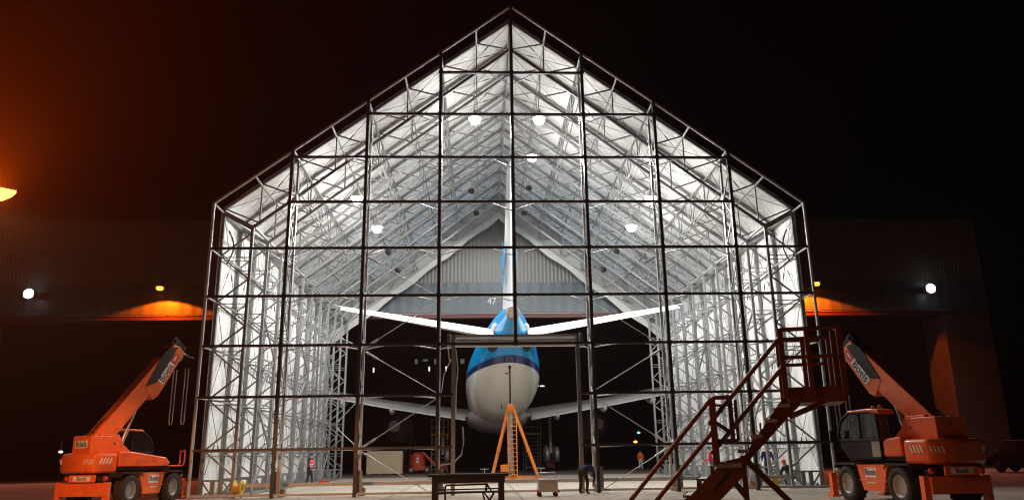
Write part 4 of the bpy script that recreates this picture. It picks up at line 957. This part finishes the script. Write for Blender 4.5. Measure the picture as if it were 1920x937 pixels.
bend = dict(pelvis=(-.12, 0, .92), waist=(.06, 0, 1.0), chest=(.30, 0, .98), neck=(.47, 0, .88), head0=(.53, 0, .80), head1=(.58, 0, .72), sl=(.33, .19, .97), el=(.40, .22, .68), wl=(.45, .16, .44), sr=(.33, -.19, .97), er=(.42, -.22, .68), wr=(.48, -.12, .42), hl=(-.12, .1, .88), kl=(.0, .14, .48), al=(-.08, .15, .09), tl=(.08, .17, .05), hr=(-.12, -.1, .88), kr=(.02, -.14, .48), ar=(-.06, -.15, .09), tr=(.1, -.17, .05), face=(.6, 0, -.8))
person((2.5, -.95, 0), R(50), 'person in blue jacket bending down at the foot of a gable column', bend, [PS, NAVY, DARK, DARK], dict(cap=M['labelblack']))
crouch = dict(pelvis=(-.2, 0, .42), waist=(-.1, 0, .56), chest=(.1, 0, .75), neck=(.2, 0, .9), head0=(.25, 0, .97), head1=(.3, 0, 1.06), sl=(.1, .19, .82), el=(.28, .24, .56), wl=(.45, .15, .42), sr=(.1, -.19, .82), er=(.28, -.24, .56), wr=(.46, -.12, .4), hl=(-.2, .1, .40), kl=(.2, .18, .52), al=(-.02, .16, .09), tl=(.13, .18, .05), hr=(-.2, -.1, .40), kr=(.22, -.18, .48), ar=(.0, -.16, .09), tr=(.15, -.18, .05), face=(.9, 0, -.3))
person((11.75, 2.2, 0), R(-150), 'person in dark clothes and red cap crouching at the right end of the gable', crouch, [PS, DARK, GREYC, DARK], dict(cap=HVO, hat=True))
person((13.0, 40, 0), R(-90), 'person in orange top and pale trousers far back in the hangar', stand(.05, .0, .1), [PS, HVO, PALE, DARK], dict(cap=M['labelblack']))

# ------------------------------------------------------------------ air, sky, camera
HZ = True
if HZ:
    m = MB(); m.box(-120, 120, -60, 120, -1, 40); hz = m.build('haze', bpy.data.materials.new('haze_air')); tag(hz, kind='stuff'); hz.display_type = 'WIRE'
    hm = hz.data.materials[0]; hm.use_nodes = True; nt = hm.node_tree; nt.nodes.remove(nt.nodes['Principled BSDF'])
    pv = nt.nodes.new('ShaderNodeVolumePrincipled'); pv.inputs['Color'].default_value = (.9, .9, .9, 1); pv.inputs['Density'].default_value = .00016; pv.inputs['Anisotropy'].default_value = .45
    nt.links.new(pv.outputs[0], nt.nodes['Material Output'].inputs['Volume'])
w = bpy.data.worlds.new('World'); sc.world = w; w.use_nodes = True; nt = w.node_tree; bg = nt.nodes['Background']
sky = nt.nodes.new('ShaderNodeTexSky'); sky.sky_type = 'NISHITA'; sky.sun_disc = False; sky.sun_elevation = R(-6); sky.sun_rotation = R(200)
nt.links.new(sky.outputs[0], bg.inputs['Color']); bg.inputs['Strength'].default_value = .05
cam = bpy.data.cameras.new('camera'); co = bpy.data.objects.new('camera', cam); COL.objects.link(co); sc.camera = co
cam.sensor_width = 36; cam.sensor_fit = 'HORIZONTAL'; cam.lens = 27.0; cam.clip_end = 2000; cam.clip_start = .1
yaw, pit, rol = .0429, .2607, -.0148
f = Vector((math.sin(yaw) * math.cos(pit), math.cos(yaw) * math.cos(pit), math.sin(pit))); r = Vector((math.cos(yaw), -math.sin(yaw), 0)); u = r.cross(f)
r2 = math.cos(rol) * r + math.sin(rol) * u; u2 = -math.sin(rol) * r + math.cos(rol) * u
Mx = Matrix((r2, u2, -f)).transposed().to_4x4(); Mx.translation = Vector((-1.451, -31.577, 1.485)); co.matrix_world = Mx
sc.view_settings.view_transform = 'Standard'; sc.view_settings.look = 'None'; sc.view_settings.gamma = 1; sc.view_settings.exposure = 0; sc.view_settings.use_curve_mapping = False
sc.cycles.use_denoising = True; sc.cycles.max_bounces = 6; sc.cycles.diffuse_bounces = 5; sc.cycles.volume_bounces = 0; sc.cycles.sample_clamp_indirect = 4
sc.cycles.transparent_max_bounces = 12; sc.cycles.use_adaptive_sampling = False; sc.cycles.filter_width = 1.15
